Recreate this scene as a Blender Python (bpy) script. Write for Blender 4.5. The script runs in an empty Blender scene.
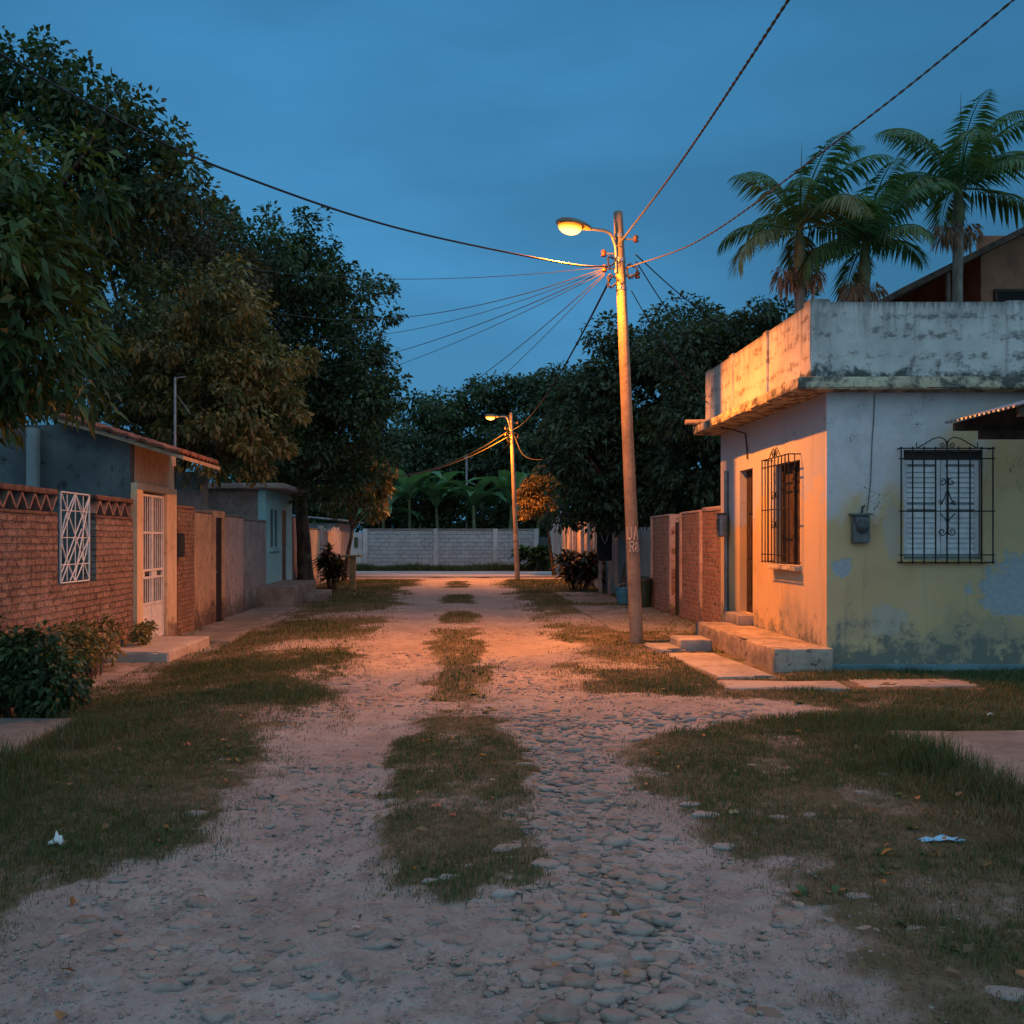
import bpy, math, random
import numpy as np
from mathutils import Vector, Matrix, noise as mnoise

SC = bpy.context.scene
COL = SC.collection
rng = np.random.default_rng(11)
random.seed(11)
PI = math.pi
R = math.radians

# ------------------------------------------------------------------ camera
CAM_H = 1.6
cam = bpy.data.cameras.new('camera')
cam.sensor_width = 36.0
cam.lens = 36.0 * 1000 / 1024
cam.shift_x = 55 / 1024
cam.shift_y = 28 / 1024
cam.clip_start = 0.05
cam.clip_end = 2000
camo = bpy.data.objects.new('camera', cam)
camo.location = (0, 0, CAM_H)
camo.rotation_euler = (R(90), 0, 0)
COL.objects.link(camo)
SC.camera = camo


def at(px, py, Y):
    """metres of a point seen in the survey picture at depth Y"""
    return Vector(((px - 457) * Y / 1000, Y, CAM_H - (py - 540) * Y / 1000))


# ------------------------------------------------------------------ noise (numpy)
def _hash(xi, yi, s):
    h = (xi.astype(np.int64) * 374761393 + yi.astype(np.int64) * 668265263 + s * 974711) & 0xffffffff
    h = ((h ^ (h >> 13)) * 1274126177) & 0xffffffff
    return ((h ^ (h >> 16)) & 0xffffff) / float(0xffffff)


def vnoise(x, y, s=0):
    x = np.asarray(x, float); y = np.asarray(y, float)
    xi = np.floor(x); yi = np.floor(y)
    fx = x - xi; fy = y - yi
    fx = fx * fx * (3 - 2 * fx); fy = fy * fy * (3 - 2 * fy)
    a = _hash(xi, yi, s); b = _hash(xi + 1, yi, s); c = _hash(xi, yi + 1, s); d = _hash(xi + 1, yi + 1, s)
    return (a * (1 - fx) + b * fx) * (1 - fy) + (c * (1 - fx) + d * fx) * fy


def fbm(x, y, s=0, o=3):
    t = 0; a = 0.5; n = 0
    for k in range(o):
        t = t + a * vnoise(x * 2 ** k, y * 2 ** k, s + k * 7); n += a; a *= .5
    return t / n


def sstep(a, b, x):
    t = np.clip((np.asarray(x, float) - a) / (b - a), 0, 1)
    return t * t * (3 - 2 * t)


# ------------------------------------------------------------------ object helpers
WL = {}


def tag(o, label=None, cat=None, group=None, kind=None):
    if label: o['label'] = label
    if cat: o['category'] = cat
    if group: o['group'] = group
    if kind: o['kind'] = kind
    return o


def thing(name, label, cat, loc, group=None):
    o = bpy.data.objects.new(name, None)
    o.empty_display_size = .2
    COL.objects.link(o)
    o.location = loc
    WL[o] = Vector(loc)
    return tag(o, label, cat, group)


def link_mesh(name, me, mat, parent=None, loc=(0, 0, 0)):
    o = bpy.data.objects.new(name, me)
    COL.objects.link(o)
    if mat: me.materials.append(mat)
    if parent is not None:
        o.parent = parent
        WL[o] = WL[parent]
    else:
        o.location = loc
        WL[o] = Vector(loc)
    return o


class MB:
    def __init__(self):
        self.v = []; self.f = []

    def add(self, vs, fs):
        b = len(self.v)
        self.v += [tuple(p) for p in vs]
        self.f += [tuple(b + i for i in f) for f in fs]

    def box(self, x0, x1, y0, y1, z0, z1):
        self.add([(x0, y0, z0), (x1, y0, z0), (x1, y1, z0), (x0, y1, z0), (x0, y0, z1), (x1, y0, z1), (x1, y1, z1), (x0, y1, z1)],
                 [(0, 3, 2, 1), (4, 5, 6, 7), (0, 1, 5, 4), (1, 2, 6, 5), (2, 3, 7, 6), (3, 0, 4, 7)])

    def obox(self, c, ax, ay, az, hx, hy, hz):
        c = Vector(c); ax = Vector(ax).normalized() * hx; ay = Vector(ay).normalized() * hy; az = Vector(az).normalized() * hz
        vs = [c + sx * ax + sy * ay + sz * az for sz in (-1, 1) for sx, sy in ((-1, -1), (1, -1), (1, 1), (-1, 1))]
        self.add(vs, [(0, 3, 2, 1), (4, 5, 6, 7), (0, 1, 5, 4), (1, 2, 6, 5), (2, 3, 7, 6), (3, 0, 4, 7)])

    def rbox(self, x0, x1, y0, y1, z0, z1, step=.12, amp=.008, sc=3.0, seed=0.0, round_=.012):
        """box with a subdivided, chipped, uneven surface"""
        def lin(a, b):
            n = max(2, min(60, int(round((b - a) / step)) + 1))
            L = list(np.linspace(a, b, n))
            e = min(round_ * 1.5, (b - a) * .25)
            return [L[0], a + e] + L[1:-1] + [b - e, L[-1]]
        xs, ys, zs = lin(x0, x1), lin(y0, y1), lin(z0, z1)
        idx = {}
        base = len(self.v)

        def vid(p):
            k = (round(p[0], 5), round(p[1], 5), round(p[2], 5))
            if k in idx: return idx[k]
            q = Vector(p)
            on = [abs(q.x - x0) < 1e-6 or abs(q.x - x1) < 1e-6, abs(q.y - y0) < 1e-6 or abs(q.y - y1) < 1e-6, abs(q.z - z0) < 1e-6 or abs(q.z - z1) < 1e-6]
            if sum(on) >= 2:
                cx = Vector(((x0 + x1) / 2, (y0 + y1) / 2, (z0 + z1) / 2))
                chip = round_ * (.4 + 1.6 * max(0, mnoise.noise(q * 5 + Vector((seed, 3, 1)))) * 2)
                for i in range(3):
                    if on[i]: q[i] += chip * (1 if q[i] < cx[i] else -1)
            nv = mnoise.noise_vector(Vector(p) * sc + Vector((seed, seed * .7, 0))) * amp + mnoise.noise_vector(Vector(p) * sc * 4 + Vector((seed, 0, 9))) * amp * .4
            q += nv
            idx[k] = base + len(idx)
            self.v.append(tuple(q))
            return idx[k]
        fs = []
        def sheet(A, B, fn, flip):
            for i in range(len(A) - 1):
                for j in range(len(B) - 1):
                    q = [fn(A[i], B[j]), fn(A[i + 1], B[j]), fn(A[i + 1], B[j + 1]), fn(A[i], B[j + 1])]
                    q = [vid(p) for p in q]
                    if len(set(q)) < 4: continue
                    fs.append(tuple(q[::-1] if flip else q))
        sheet(xs, ys, lambda a, b: (a, b, z1), False); sheet(xs, ys, lambda a, b: (a, b, z0), True)
        sheet(xs, zs, lambda a, b: (a, y0, b), False); sheet(xs, zs, lambda a, b: (a, y1, b), True)
        sheet(ys, zs, lambda a, b: (x1, a, b), False); sheet(ys, zs, lambda a, b: (x0, a, b), True)
        self.f += fs

    def tube(self, pts, r, seg=8, cap=True):
        pts = [Vector(p) for p in pts]
        n = len(pts)
        rs = r if isinstance(r, (list, tuple)) else [r] * n
        t0 = (pts[1] - pts[0]).normalized()
        up = Vector((0, 0, 1)) if abs(t0.z) < .9 else Vector((1, 0, 0))
        u = t0.cross(up).normalized()
        b = len(self.v)
        for i in range(n):
            t = (pts[min(i + 1, n - 1)] - pts[max(i - 1, 0)])
            t = t.normalized() if t.length > 1e-9 else t0
            u = (u - t * u.dot(t))
            u = u.normalized() if u.length > 1e-6 else t.orthogonal().normalized()
            w = t.cross(u)
            for k in range(seg):
                a = 2 * PI * k / seg
                self.v.append(tuple(pts[i] + (u * math.cos(a) + w * math.sin(a)) * rs[i]))
        for i in range(n - 1):
            for k in range(seg):
                k2 = (k + 1) % seg
                self.f.append((b + i * seg + k, b + i * seg + k2, b + (i + 1) * seg + k2, b + (i + 1) * seg + k))
        if cap:
            self.f.append(tuple(b + k for k in range(seg))[::-1])
            self.f.append(tuple(b + (n - 1) * seg + k for k in range(seg)))

    def lathe(self, c, prof, seg=16, axis='z'):
        b = len(self.v); c = Vector(c)
        for r, z in prof:
            for k in range(seg):
                a = 2 * PI * k / seg
                self.v.append(tuple(c + Vector((r * math.cos(a), r * math.sin(a), z))))
        for i in range(len(prof) - 1):
            for k in range(seg):
                k2 = (k + 1) % seg
                self.f.append((b + i * seg + k, b + i * seg + k2, b + (i + 1) * seg + k2, b + (i + 1) * seg + k))
        self.f.append(tuple(b + k for k in range(seg))[::-1])
        self.f.append(tuple(b + (len(prof) - 1) * seg + k for k in range(seg)))

    def wall(self, axis, p0, p1, u0, u1, z0, z1, holes=()):
        """wall slab between planes p0<p1 on axis ('x' or 'y'), u = the other axis; holes = (ua,ub,za,zb)"""
        us = sorted({u0, u1, *[h[0] for h in holes], *[h[1] for h in holes]})
        zs = sorted({z0, z1, *[h[2] for h in holes], *[h[3] for h in holes]})
        us = [u for u in us if u0 <= u <= u1]; zs = [z for z in zs if z0 <= z <= z1]
        def solid(i, j):
            if i < 0 or j < 0 or i >= len(us) - 1 or j >= len(zs) - 1: return False
            uc = (us[i] + us[i + 1]) / 2; zc = (zs[j] + zs[j + 1]) / 2
            return not any(h[0] < uc < h[1] and h[2] < zc < h[3] for h in holes)
        P = (lambda p, u, z: (p, u, z)) if axis == 'x' else (lambda p, u, z: (u, p, z))
        fl = axis == 'y'
        for i in range(len(us) - 1):
            for j in range(len(zs) - 1):
                if not solid(i, j): continue
                a, b_, c, d = us[i], us[i + 1], zs[j], zs[j + 1]
                quads = [[P(p0, a, c), P(p0, a, d), P(p0, b_, d), P(p0, b_, c)], [P(p1, a, c), P(p1, b_, c), P(p1, b_, d), P(p1, a, d)]]
                if not solid(i - 1, j): quads.append([P(p0, a, c), P(p1, a, c), P(p1, a, d), P(p0, a, d)])
                if not solid(i + 1, j): quads.append([P(p0, b_, c), P(p0, b_, d), P(p1, b_, d), P(p1, b_, c)])
                if not solid(i, j - 1): quads.append([P(p0, a, c), P(p0, b_, c), P(p1, b_, c), P(p1, a, c)])
                if not solid(i, j + 1): quads.append([P(p0, a, d), P(p1, a, d), P(p1, b_, d), P(p0, b_, d)])
                for q in quads:
                    self.add(q[::-1] if fl else q, [(0, 1, 2, 3)])

    def build(self, name, mat, parent=None, smooth=None, loc=None, label=None):
        if parent is not None:
            off = WL[parent]
        else:
            if loc is None:
                xs = [p[0] for p in self.v]; ys = [p[1] for p in self.v]
                loc = ((min(xs) + max(xs)) / 2, (min(ys) + max(ys)) / 2, min(p[2] for p in self.v))
            off = Vector(loc)
        me = bpy.data.meshes.new(name)
        me.from_pydata([(p[0] - off.x, p[1] - off.y, p[2] - off.z) for p in self.v], [], self.f)
        me.update()
        if smooth is not None:
            me.polygons.foreach_set('use_smooth', [True] * len(me.polygons))
            me.set_sharp_from_angle(angle=R(smooth))
        o = link_mesh(name, me, mat, parent, loc or (0, 0, 0))
        if label: o['label'] = label
        return o


def np_mesh(name, V, F, mat, parent=None, loc=(0, 0, 0), tint=None, smooth=False, extra=None):
    """F: (n,3) or (n,4) int array"""
    off = WL[parent] if parent is not None else Vector(loc)
    V = np.asarray(V, np.float32) - np.array([off.x, off.y, off.z], np.float32)
    me = bpy.data.meshes.new(name)
    me.vertices.add(len(V)); me.vertices.foreach_set('co', V.ravel())
    k = F.shape[1]
    me.loops.add(F.size); me.loops.foreach_set('vertex_index', F.ravel().astype(np.int32))
    me.polygons.add(len(F)); me.polygons.foreach_set('loop_start', np.arange(0, F.size, k, dtype=np.int32))
    me.update(calc_edges=True)
    if smooth: me.polygons.foreach_set('use_smooth', np.ones(len(F), bool))
    if tint is not None:
        a = me.attributes.new('tint', 'FLOAT_COLOR', 'POINT')
        c = np.ones((len(V), 4), np.float32); c[:, :3] = tint
        a.data.foreach_set('color', c.ravel())
    for nm, arr in (extra or {}).items():
        a = me.attributes.new(nm, 'FLOAT', 'POINT'); a.data.foreach_set('value', np.asarray(arr, np.float32).ravel())
    return link_mesh(name, me, mat, parent, loc)


def copy_tree(o, parent=None):
    c = o.copy(); COL.objects.link(c)
    if parent is not None: c.parent = parent
    for ch in list(o.children): copy_tree(ch, c)
    return c


# ------------------------------------------------------------------ material helpers
class NT:
    def __init__(self, name):
        self.m = bpy.data.materials.new(name); self.m.use_nodes = True
        self.nt = self.m.node_tree; self.nt.nodes.clear()
        self.out = self.nt.nodes.new('ShaderNodeOutputMaterial')

    def n(self, t, ins=None, **at_):
        nd = self.nt.nodes.new(t)
        for k, v in at_.items(): setattr(nd, k, v)
        for k, v in (ins or {}).items(): self.set(nd.inputs[k], v)
        return nd

    def set(self, sock, v):
        if isinstance(v, bpy.types.NodeSocket): self.nt.links.new(v, sock)
        elif isinstance(v, (tuple, list)) and sock.type == 'RGBA' and len(v) == 3: sock.default_value = (*v, 1)
        else: sock.default_value = v

    def math(self, op, a, b=0.0, c=0.0, clamp=False):
        return self.n('ShaderNodeMath', {0: a, 1: b, 2: c}, operation=op, use_clamp=clamp).outputs[0]

    def mix(self, f, a, b, blend='MIX'):
        return self.n('ShaderNodeMix', {0: f, 6: a, 7: b}, data_type='RGBA', blend_type=blend).outputs[2]

    def ss(self, v, a, b, c=0.0, d=1.0):
        return self.n('ShaderNodeMapRange', {0: v, 1: a, 2: b, 3: c, 4: d}, interpolation_type='SMOOTHSTEP').outputs[0]

    def obj(self): return self.n('ShaderNodeTexCoord').outputs['Object']

    def map(self, v, scale=(1, 1, 1), loc=(0, 0, 0), rot=(0, 0, 0)):
        return self.n('ShaderNodeMapping', {0: v, 'Location': loc, 'Rotation': rot, 'Scale': scale}).outputs[0]

    def noise(self, v, scale, detail=4, rough=.55, dist=0.0, color=False):
        return self.n('ShaderNodeTexNoise', {'Vector': v, 'Scale': scale, 'Detail': detail, 'Roughness': rough, 'Distortion': dist}).outputs[1 if color else 0]

    def vor(self, v, scale, feature='F1', out=0):
        return self.n('ShaderNodeTexVoronoi', {'Vector': v, 'Scale': scale}, feature=feature).outputs[out]

    def sep(self, v):
        return self.n('ShaderNodeSeparateXYZ', {0: v}).outputs

    def comb(self, x, y, z):
        return self.n('ShaderNodeCombineXYZ', {0: x, 1: y, 2: z}).outputs[0]

    def bump(self, h, strength=.3, dist=.01, normal=None):
        i = {'Height': h, 'Strength': strength, 'Distance': dist}
        if normal is not None: i['Normal'] = normal
        return self.n('ShaderNodeBump', i).outputs[0]

    def attr(self, name, o='Color'):
        return self.n('ShaderNodeAttribute', attribute_name=name).outputs[o]

    def done(self, color, rough=.85, normal=None, metal=0.0, spec=.3):
        i = {'Base Color': color, 'Roughness': rough, 'Metallic': metal, 'Specular IOR Level': spec}
        if normal is not None: i['Normal'] = normal
        b = self.n('ShaderNodeBsdfPrincipled', i)
        self.nt.links.new(b.outputs[0], self.out.inputs[0])
        return self.m


def m_plain(name, col, rough=.7, metal=0.0, var=.25, sc=6.0, bump=.15, spec=.3):
    t = NT(name); v = t.obj()
    n = t.noise(v, sc, 5, .6); n2 = t.noise(v, sc * 8, 3)
    c = t.mix(t.ss(n, .3, .7), tuple(x * (1 - var) for x in col), tuple(min(1, x * (1 + var)) for x in col))
    return t.done(c, t.ss(n2, .2, .8, max(.05, rough - .1), min(1, rough + .1)), t.bump(t.math('ADD', n, t.math('MULTIPLY', n2, .4)), bump, .01), metal, spec)


def m_plaster(name, base, base2, stain, amt=.5, streak=.5, sc=1.5, bump=.35, low=None, lowz=.5):
    """painted render with blotches, vertical run marks and a grubby foot with its own ragged outline"""
    t = NT(name); v = t.obj(); s = t.sep(v)
    n1 = t.noise(v, sc, 6, .65); n2 = t.noise(v, sc * 5, 5, .6)
    st = t.noise(t.map(v, (sc * 3.2, sc * 3.2, sc * .8)), 1.0, 7, .72, .4)
    fine = t.noise(v, 60, 3, .6)
    c = t.mix(t.ss(n1, .4, .62), base, base2)
    c = t.mix(t.math('MULTIPLY', t.ss(n2, .55, .72), amt), c, stain)
    c = t.mix(t.math('MULTIPLY', t.ss(st, .48, .78), streak * .8), c, stain)
    if low is not None:
        zz = t.math('ADD', s[2], t.math('MULTIPLY', t.math('SUBTRACT', n2, .5), -2.2 * lowz))
        zz = t.math('ADD', zz, t.math('MULTIPLY', t.math('SUBTRACT', n1, .5), -2.0 * lowz))
        c = t.mix(t.ss(zz, lowz * 1.1, lowz * .2, 0, .85), c, low)
    c = t.mix(t.ss(fine, .3, .75, 0, .25), c, t.mix(.5, c, (.05, .045, .04)))
    h = t.math('ADD', t.math('MULTIPLY', n2, 1.0), t.math('MULTIPLY', fine, .35))
    return t.done(c, .9, t.bump(h, bump, .02), 0, .2)


def m_brick(name, c1, c2, mortar, axis='x', bw=.25, rh=.085, wash=(.45, .36, .3), washamt=.35, ms=.014, dirt=(.07, .05, .04)):
    t = NT(name); v = t.obj(); s = t.sep(v)
    wob = t.noise(v, 5, 3)
    wob2 = t.noise(t.map(v, (1, 1, 1), (7, 3, 1)), 5, 3)
    u = s[1] if axis == 'x' else s[0]
    uu = t.math('ADD', u, t.math('MULTIPLY', t.math('SUBTRACT', wob, .5), .05))
    zz = t.math('ADD', s[2], t.math('MULTIPLY', t.math('SUBTRACT', wob2, .5), .04))
    bv = t.comb(uu, zz, 0.0)
    b = t.n('ShaderNodeTexBrick', {'Vector': bv, 'Color1': c1, 'Color2': c2, 'Mortar': mortar, 'Scale': 1.0, 'Mortar Size': ms, 'Mortar Smooth': .35, 'Bias': -.1, 'Brick Width': bw, 'Row Height': rh})
    n1 = t.noise(v, 1.6, 6, .65); n2 = t.noise(v, 14, 4, .65); fine = t.noise(v, 55, 3)
    c = t.mix(t.ss(n2, .45, .75, 0, .6), b.outputs[0], t.mix(.6, b.outputs[0], wash))
    c = t.mix(t.math('MULTIPLY', t.ss(n1, .48, .62), washamt), c, wash)
    c = t.mix(t.math('MULTIPLY', t.ss(t.noise(v, 6, 5, .7), .54, .66), .8), c, dirt)
    c = t.mix(t.ss(t.noise(v, 21, 4, .7), .56, .68, 0, .75), c, dirt)
    h = t.math('ADD', t.math('MULTIPLY', b.outputs[1], -1.0), t.math('ADD', t.math('MULTIPLY', n2, .9), t.math('MULTIPLY', fine, .35)))
    return t.done(c, .92, t.bump(h, 1.0, .05), 0, .15)


def m_leaf(name, trans=.28, rough=.5):
    t = NT(name)
    c = t.attr('tint')
    c2 = t.mix(1.0, c, (1.5, 1.35, .7), 'MULTIPLY')
    b = t.n('ShaderNodeBsdfPrincipled', {'Base Color': c, 'Roughness': rough, 'Specular IOR Level': .35})
    tr = t.n('ShaderNodeBsdfTranslucent', {'Color': c2})
    mx = t.n('ShaderNodeMixShader', {0: trans, 1: b.outputs[0], 2: tr.outputs[0]})
    t.nt.links.new(mx.outputs[0], t.out.inputs[0])
    return t.m


def m_emit(name, col, st):
    t = NT(name)
    e = t.n('ShaderNodeEmission', {'Color': col, 'Strength': st})
    t.nt.links.new(e.outputs[0], t.out.inputs[0])
    return t.m


LEAF = m_leaf('leaf')
GRASS = m_leaf('grass_blade', .2, .7)


def m_bark(name, a, b):
    t = NT(name); v = t.obj()
    n = t.noise(t.map(v, (9, 9, 1.6)), 1.0, 6, .7); n2 = t.noise(v, 3, 4)
    c = t.mix(t.ss(n, .35, .65), a, b); c = t.mix(t.ss(n2, .5, .7, 0, .5), c, (.16, .15, .12))
    return t.done(c, .95, t.bump(n, .8, .03), 0, .1)


BARK = m_bark('bark', (.035, .025, .018), (.10, .08, .06))
PALMBARK = m_bark('palm_bark', (.10, .085, .07), (.22, .19, .16))
IRON = m_plain('wrought_iron', (.012, .016, .018), .55, .3, .4)
WHITE_METAL = m_plain('white_painted_metal', (.62, .60, .56), .5, 0, .15, 9)
DARKWOOD = m_plain('dark_wood', (.035, .022, .014), .7, 0, .4, 8)
BLACKISH = m_plain('dark_interior', (.012, .011, .010), .9, 0, .2)
GREYPLASTIC = m_plain('grey_plastic', (.10, .11, .11), .6, 0, .2)
GALV = m_plain('galvanised_steel', (.22, .23, .24), .5, .6, .2)
CABLE = m_plain('cable_rubber', (.02, .02, .02), .6, 0, .2)
CERAMIC = m_plain('insulator_ceramic', (.12, .05, .03), .3, 0, .2)
CONCRETE = m_plaster('worn_concrete', (.30, .28, .25), (.22, .205, .185), (.10, .09, .075), .5, .1, 2.0, .5)
CONCRETE_DARK = m_plaster('damp_concrete', (.19, .18, .16), (.13, .125, .11), (.05, .05, .042), .6, .3, 2.0, .5)
PORCHM = m_plaster('porch_concrete', (.36, .30, .23), (.22, .19, .155), (.045, .042, .036), .9, .75, 2.6, .6)
POLEM = m_plaster('pole_concrete', (.25, .195, .145), (.18, .14, .105), (.08, .065, .05), .55, .6, 2.5, .4)
TURQ = m_plaster('turquoise_paint', (.17, .43, .47), (.22, .48, .50), (.10, .15, .15), .4, .35, 1.6, .2, (.08, .10, .10), .35)
CREAM = m_plaster('cream_plaster', (.64, .48, .30), (.55, .39, .24), (.20, .13, .08), .45, .5, 1.4, .35, (.12, .085, .06), .5)
ORANGE_PL = m_plaster('ochre_plaster', (.52, .33, .19), (.38, .23, .13), (.08, .05, .035), .9, .85, 1.9, .6, (.09, .06, .045), .5)
GREYWALL = m_plaster('mildewed_plaster', (.26, .25, .24), (.18, .175, .17), (.05, .05, .045), .9, .85, 1.8, .5, (.07, .07, .06), .5)
PINKWALL = m_plaster('pinkish_plaster', (.44, .32, .27), (.33, .24, .20), (.085, .065, .055), .9, .8, 1.8, .5, (.08, .07, .06), .5)
BLUEWALL = m_plaster('weathered_blue_render', (.125, .15, .15), (.08, .10, .105), (.025, .03, .03), .95, .5, 1.2, .4)
PALEWALL = m_plaster('limewashed_block', (.40, .41, .40), (.30, .31, .305), (.12, .12, .11), .55, .65, .8, .5, (.10, .11, .09), .3)
FARPALE = m_plaster('faded_white_paint', (.44, .43, .41), (.34, .33, .32), (.15, .13, .11), .5, .7, 1.2, .4)
TILE = m_plain('clay_tile', (.20, .085, .055), .85, 0, .45, 5, .4)
RUSTROOF = m_plain('rusted_sheet', (.09, .055, .04), .8, .1, .5, 4, .3)
ZINC = m_plain('zinc_sheet', (.30, .34, .38), .4, .6, .25, 3, .2)
BRICK_L = m_brick('old_red_brick', (.30, .19, .14), (.20, .12, .09), (.13, .10, .085), 'x', .25, .085, (.45, .36, .3), .3)
BRICK_R = m_brick('right_red_brick', (.30, .15, .10), (.21, .10, .07), (.25, .20, .17), 'x', .25, .085, (.4, .32, .27), .2)
BRICK_PLAIN = m_plain('brick_units', (.24, .115, .08), .9, 0, .4, 12, .4)

# ------------------------------------------------------------------ world & sky
W = bpy.data.worlds.new('World'); SC.world = W; W.use_nodes = True
wn = W.node_tree; wn.nodes.clear()
def wnode(t, **a):
    nd = wn.nodes.new(t)
    for k, v in a.items(): setattr(nd, k, v)
    return nd
sky = wnode('ShaderNodeTexSky', sky_type='NISHITA', sun_disc=False)
SUN_EL, SUN_ROT = R(2.0), R(180)
sky.sun_elevation = SUN_EL; sky.sun_rotation = SUN_ROT; sky.air_density = 1.2; sky.dust_density = .6; sky.ozone_density = 3.0
tc = wnode('ShaderNodeTexCoord')
sp = wnode('ShaderNodeSeparateXYZ'); wn.links.new(tc.outputs['Generated'], sp.inputs[0])
ramp = wnode('ShaderNodeValToRGB')                       # height gradient of the northern dusk sky
els = ramp.color_ramp.elements
els[0].position = 0.0; els[0].color = (.060, .225, .41, 1)
els[1].position = .62; els[1].color = (.034, .165, .35, 1)
e = els.new(.26); e.color = (.056, .245, .475, 1)
e = els.new(.42); e.color = (.048, .228, .455, 1)
wn.links.new(sp.outputs[2], ramp.inputs[0])
cl = wnode('ShaderNodeTexNoise'); cl.inputs['Scale'].default_value = 2.1; cl.inputs['Detail'].default_value = 5; cl.inputs['Roughness'].default_value = .5
mp = wnode('ShaderNodeMapping'); mp.inputs['Scale'].default_value = (1.0, 1.0, 3.2); mp.inputs['Location'].default_value = (3.1, .4, .2)
wn.links.new(tc.outputs['Generated'], mp.inputs[0]); wn.links.new(mp.outputs[0], cl.inputs['Vector'])
mr = wnode('ShaderNodeMapRange'); mr.inputs[1].default_value = .35; mr.inputs[2].default_value = .7; mr.inputs[3].default_value = .80; mr.inputs[4].default_value = 1.2
wn.links.new(cl.outputs[0], mr.inputs[0])
mul = wnode('ShaderNodeMix', data_type='RGBA', blend_type='MULTIPLY'); mul.inputs[0].default_value = 1
ax_ = wnode('ShaderNodeMath', operation='ABSOLUTE'); wn.links.new(sp.outputs[0], ax_.inputs[0])
am = wnode('ShaderNodeMapRange', interpolation_type='SMOOTHSTEP'); am.inputs[1].default_value = .08; am.inputs[2].default_value = .55; am.inputs[3].default_value = 1.06; am.inputs[4].default_value = .70
wn.links.new(ax_.outputs[0], am.inputs[0])
cm = wnode('ShaderNodeMath', operation='MULTIPLY'); wn.links.new(mr.outputs[0], cm.inputs[0]); wn.links.new(am.outputs[0], cm.inputs[1])
wn.links.new(ramp.outputs[0], mul.inputs[6]); wn.links.new(cm.outputs[0], mul.inputs[7])
# brighter blue sky behind and above the camera, shaped to fill walls and ground
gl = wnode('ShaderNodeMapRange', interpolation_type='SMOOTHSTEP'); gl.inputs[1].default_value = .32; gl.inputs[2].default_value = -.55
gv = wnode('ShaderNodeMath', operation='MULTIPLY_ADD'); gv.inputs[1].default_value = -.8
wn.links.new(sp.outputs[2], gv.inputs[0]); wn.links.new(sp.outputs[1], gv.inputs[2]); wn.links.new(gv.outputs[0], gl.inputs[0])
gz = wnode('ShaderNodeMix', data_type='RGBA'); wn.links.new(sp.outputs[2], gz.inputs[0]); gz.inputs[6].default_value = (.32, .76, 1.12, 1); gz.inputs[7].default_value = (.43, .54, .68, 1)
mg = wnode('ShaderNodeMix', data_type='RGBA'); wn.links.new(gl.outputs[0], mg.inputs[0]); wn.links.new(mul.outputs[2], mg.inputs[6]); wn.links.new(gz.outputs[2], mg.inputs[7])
bg1 = wnode('ShaderNodeBackground'); bg1.inputs[1].default_value = 0.006; wn.links.new(sky.outputs[0], bg1.inputs[0])
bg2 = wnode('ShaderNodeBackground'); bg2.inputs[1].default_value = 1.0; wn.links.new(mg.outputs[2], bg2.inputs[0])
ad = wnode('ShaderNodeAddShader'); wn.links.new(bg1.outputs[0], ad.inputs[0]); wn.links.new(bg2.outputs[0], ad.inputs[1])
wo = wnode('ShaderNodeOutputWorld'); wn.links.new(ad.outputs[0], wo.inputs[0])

sl = bpy.data.lights.new('twilight_fill', 'SUN'); sl.energy = .06; sl.angle = R(60); sl.color = (1, .84, .78)  # weak wide fill added from behind the camera, standing in for twilight
so = bpy.data.objects.new('twilight_fill', sl); COL.objects.link(so); so.rotation_euler = (R(58), 0, R(8)); so.location = (0, -10, 20)


def lamp_light(loc, watts):
    # the reflector throws most of the light down; the bare bulb spills a little sideways
    l = bpy.data.lights.new('sodium_light', 'SPOT'); l.energy = watts; l.color = (1, .245, .014); l.shadow_soft_size = .05; l.spot_size = R(156); l.spot_blend = 1.0
    o = bpy.data.objects.new('sodium_light', l); COL.objects.link(o); o.location = loc
    l2 = bpy.data.lights.new('sodium_spill', 'POINT'); l2.energy = watts * .085; l2.color = (1, .28, .02); l2.shadow_soft_size = .05
    o2 = bpy.data.objects.new('sodium_spill', l2); COL.objects.link(o2); o2.location = loc
    return o


# ------------------------------------------------------------------ ground
LW = -4.95      # plane of the walls along the left side
def ground_h(x, y):
    x = np.asarray(x, float); y = np.asarray(y, float)
    h = .05 * (fbm(x * .5, y * .5, 3) - .5) + .035 * (fbm(x * 1.7, y * 1.7, 5) - .5)
    h = h - .035 * np.exp(-((x + .8) / .4) ** 2) - .035 * np.exp(-((x - 1.15) / .4) ** 2)
    h = h - .10 * sstep(-2.4, -3.7, x) * (1 - sstep(22, 28, y)) * sstep(6, 9, y)
    fade = 1 - sstep(30, 60, np.abs(y) + np.abs(x))
    return h * fade


def gh(x, y): return float(ground_h(np.array([x]), np.array([y]))[0])


SLABS = [(-7, -3.3, 3.6, 8.8), (3.45, 8, 5.0, 8.15), (2.9, 3.75, 11.3, 14.0), (LW, -3.95, 13.7, 16.2), (2.9, 5.6, 10.55, 11.2), (3.75, 4.6, 11.9, 16), (LW, -4.0, 24.4, 28), (4.5, 10, 12, 17.3), (-12, LW, 15.2, 32)]


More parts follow.
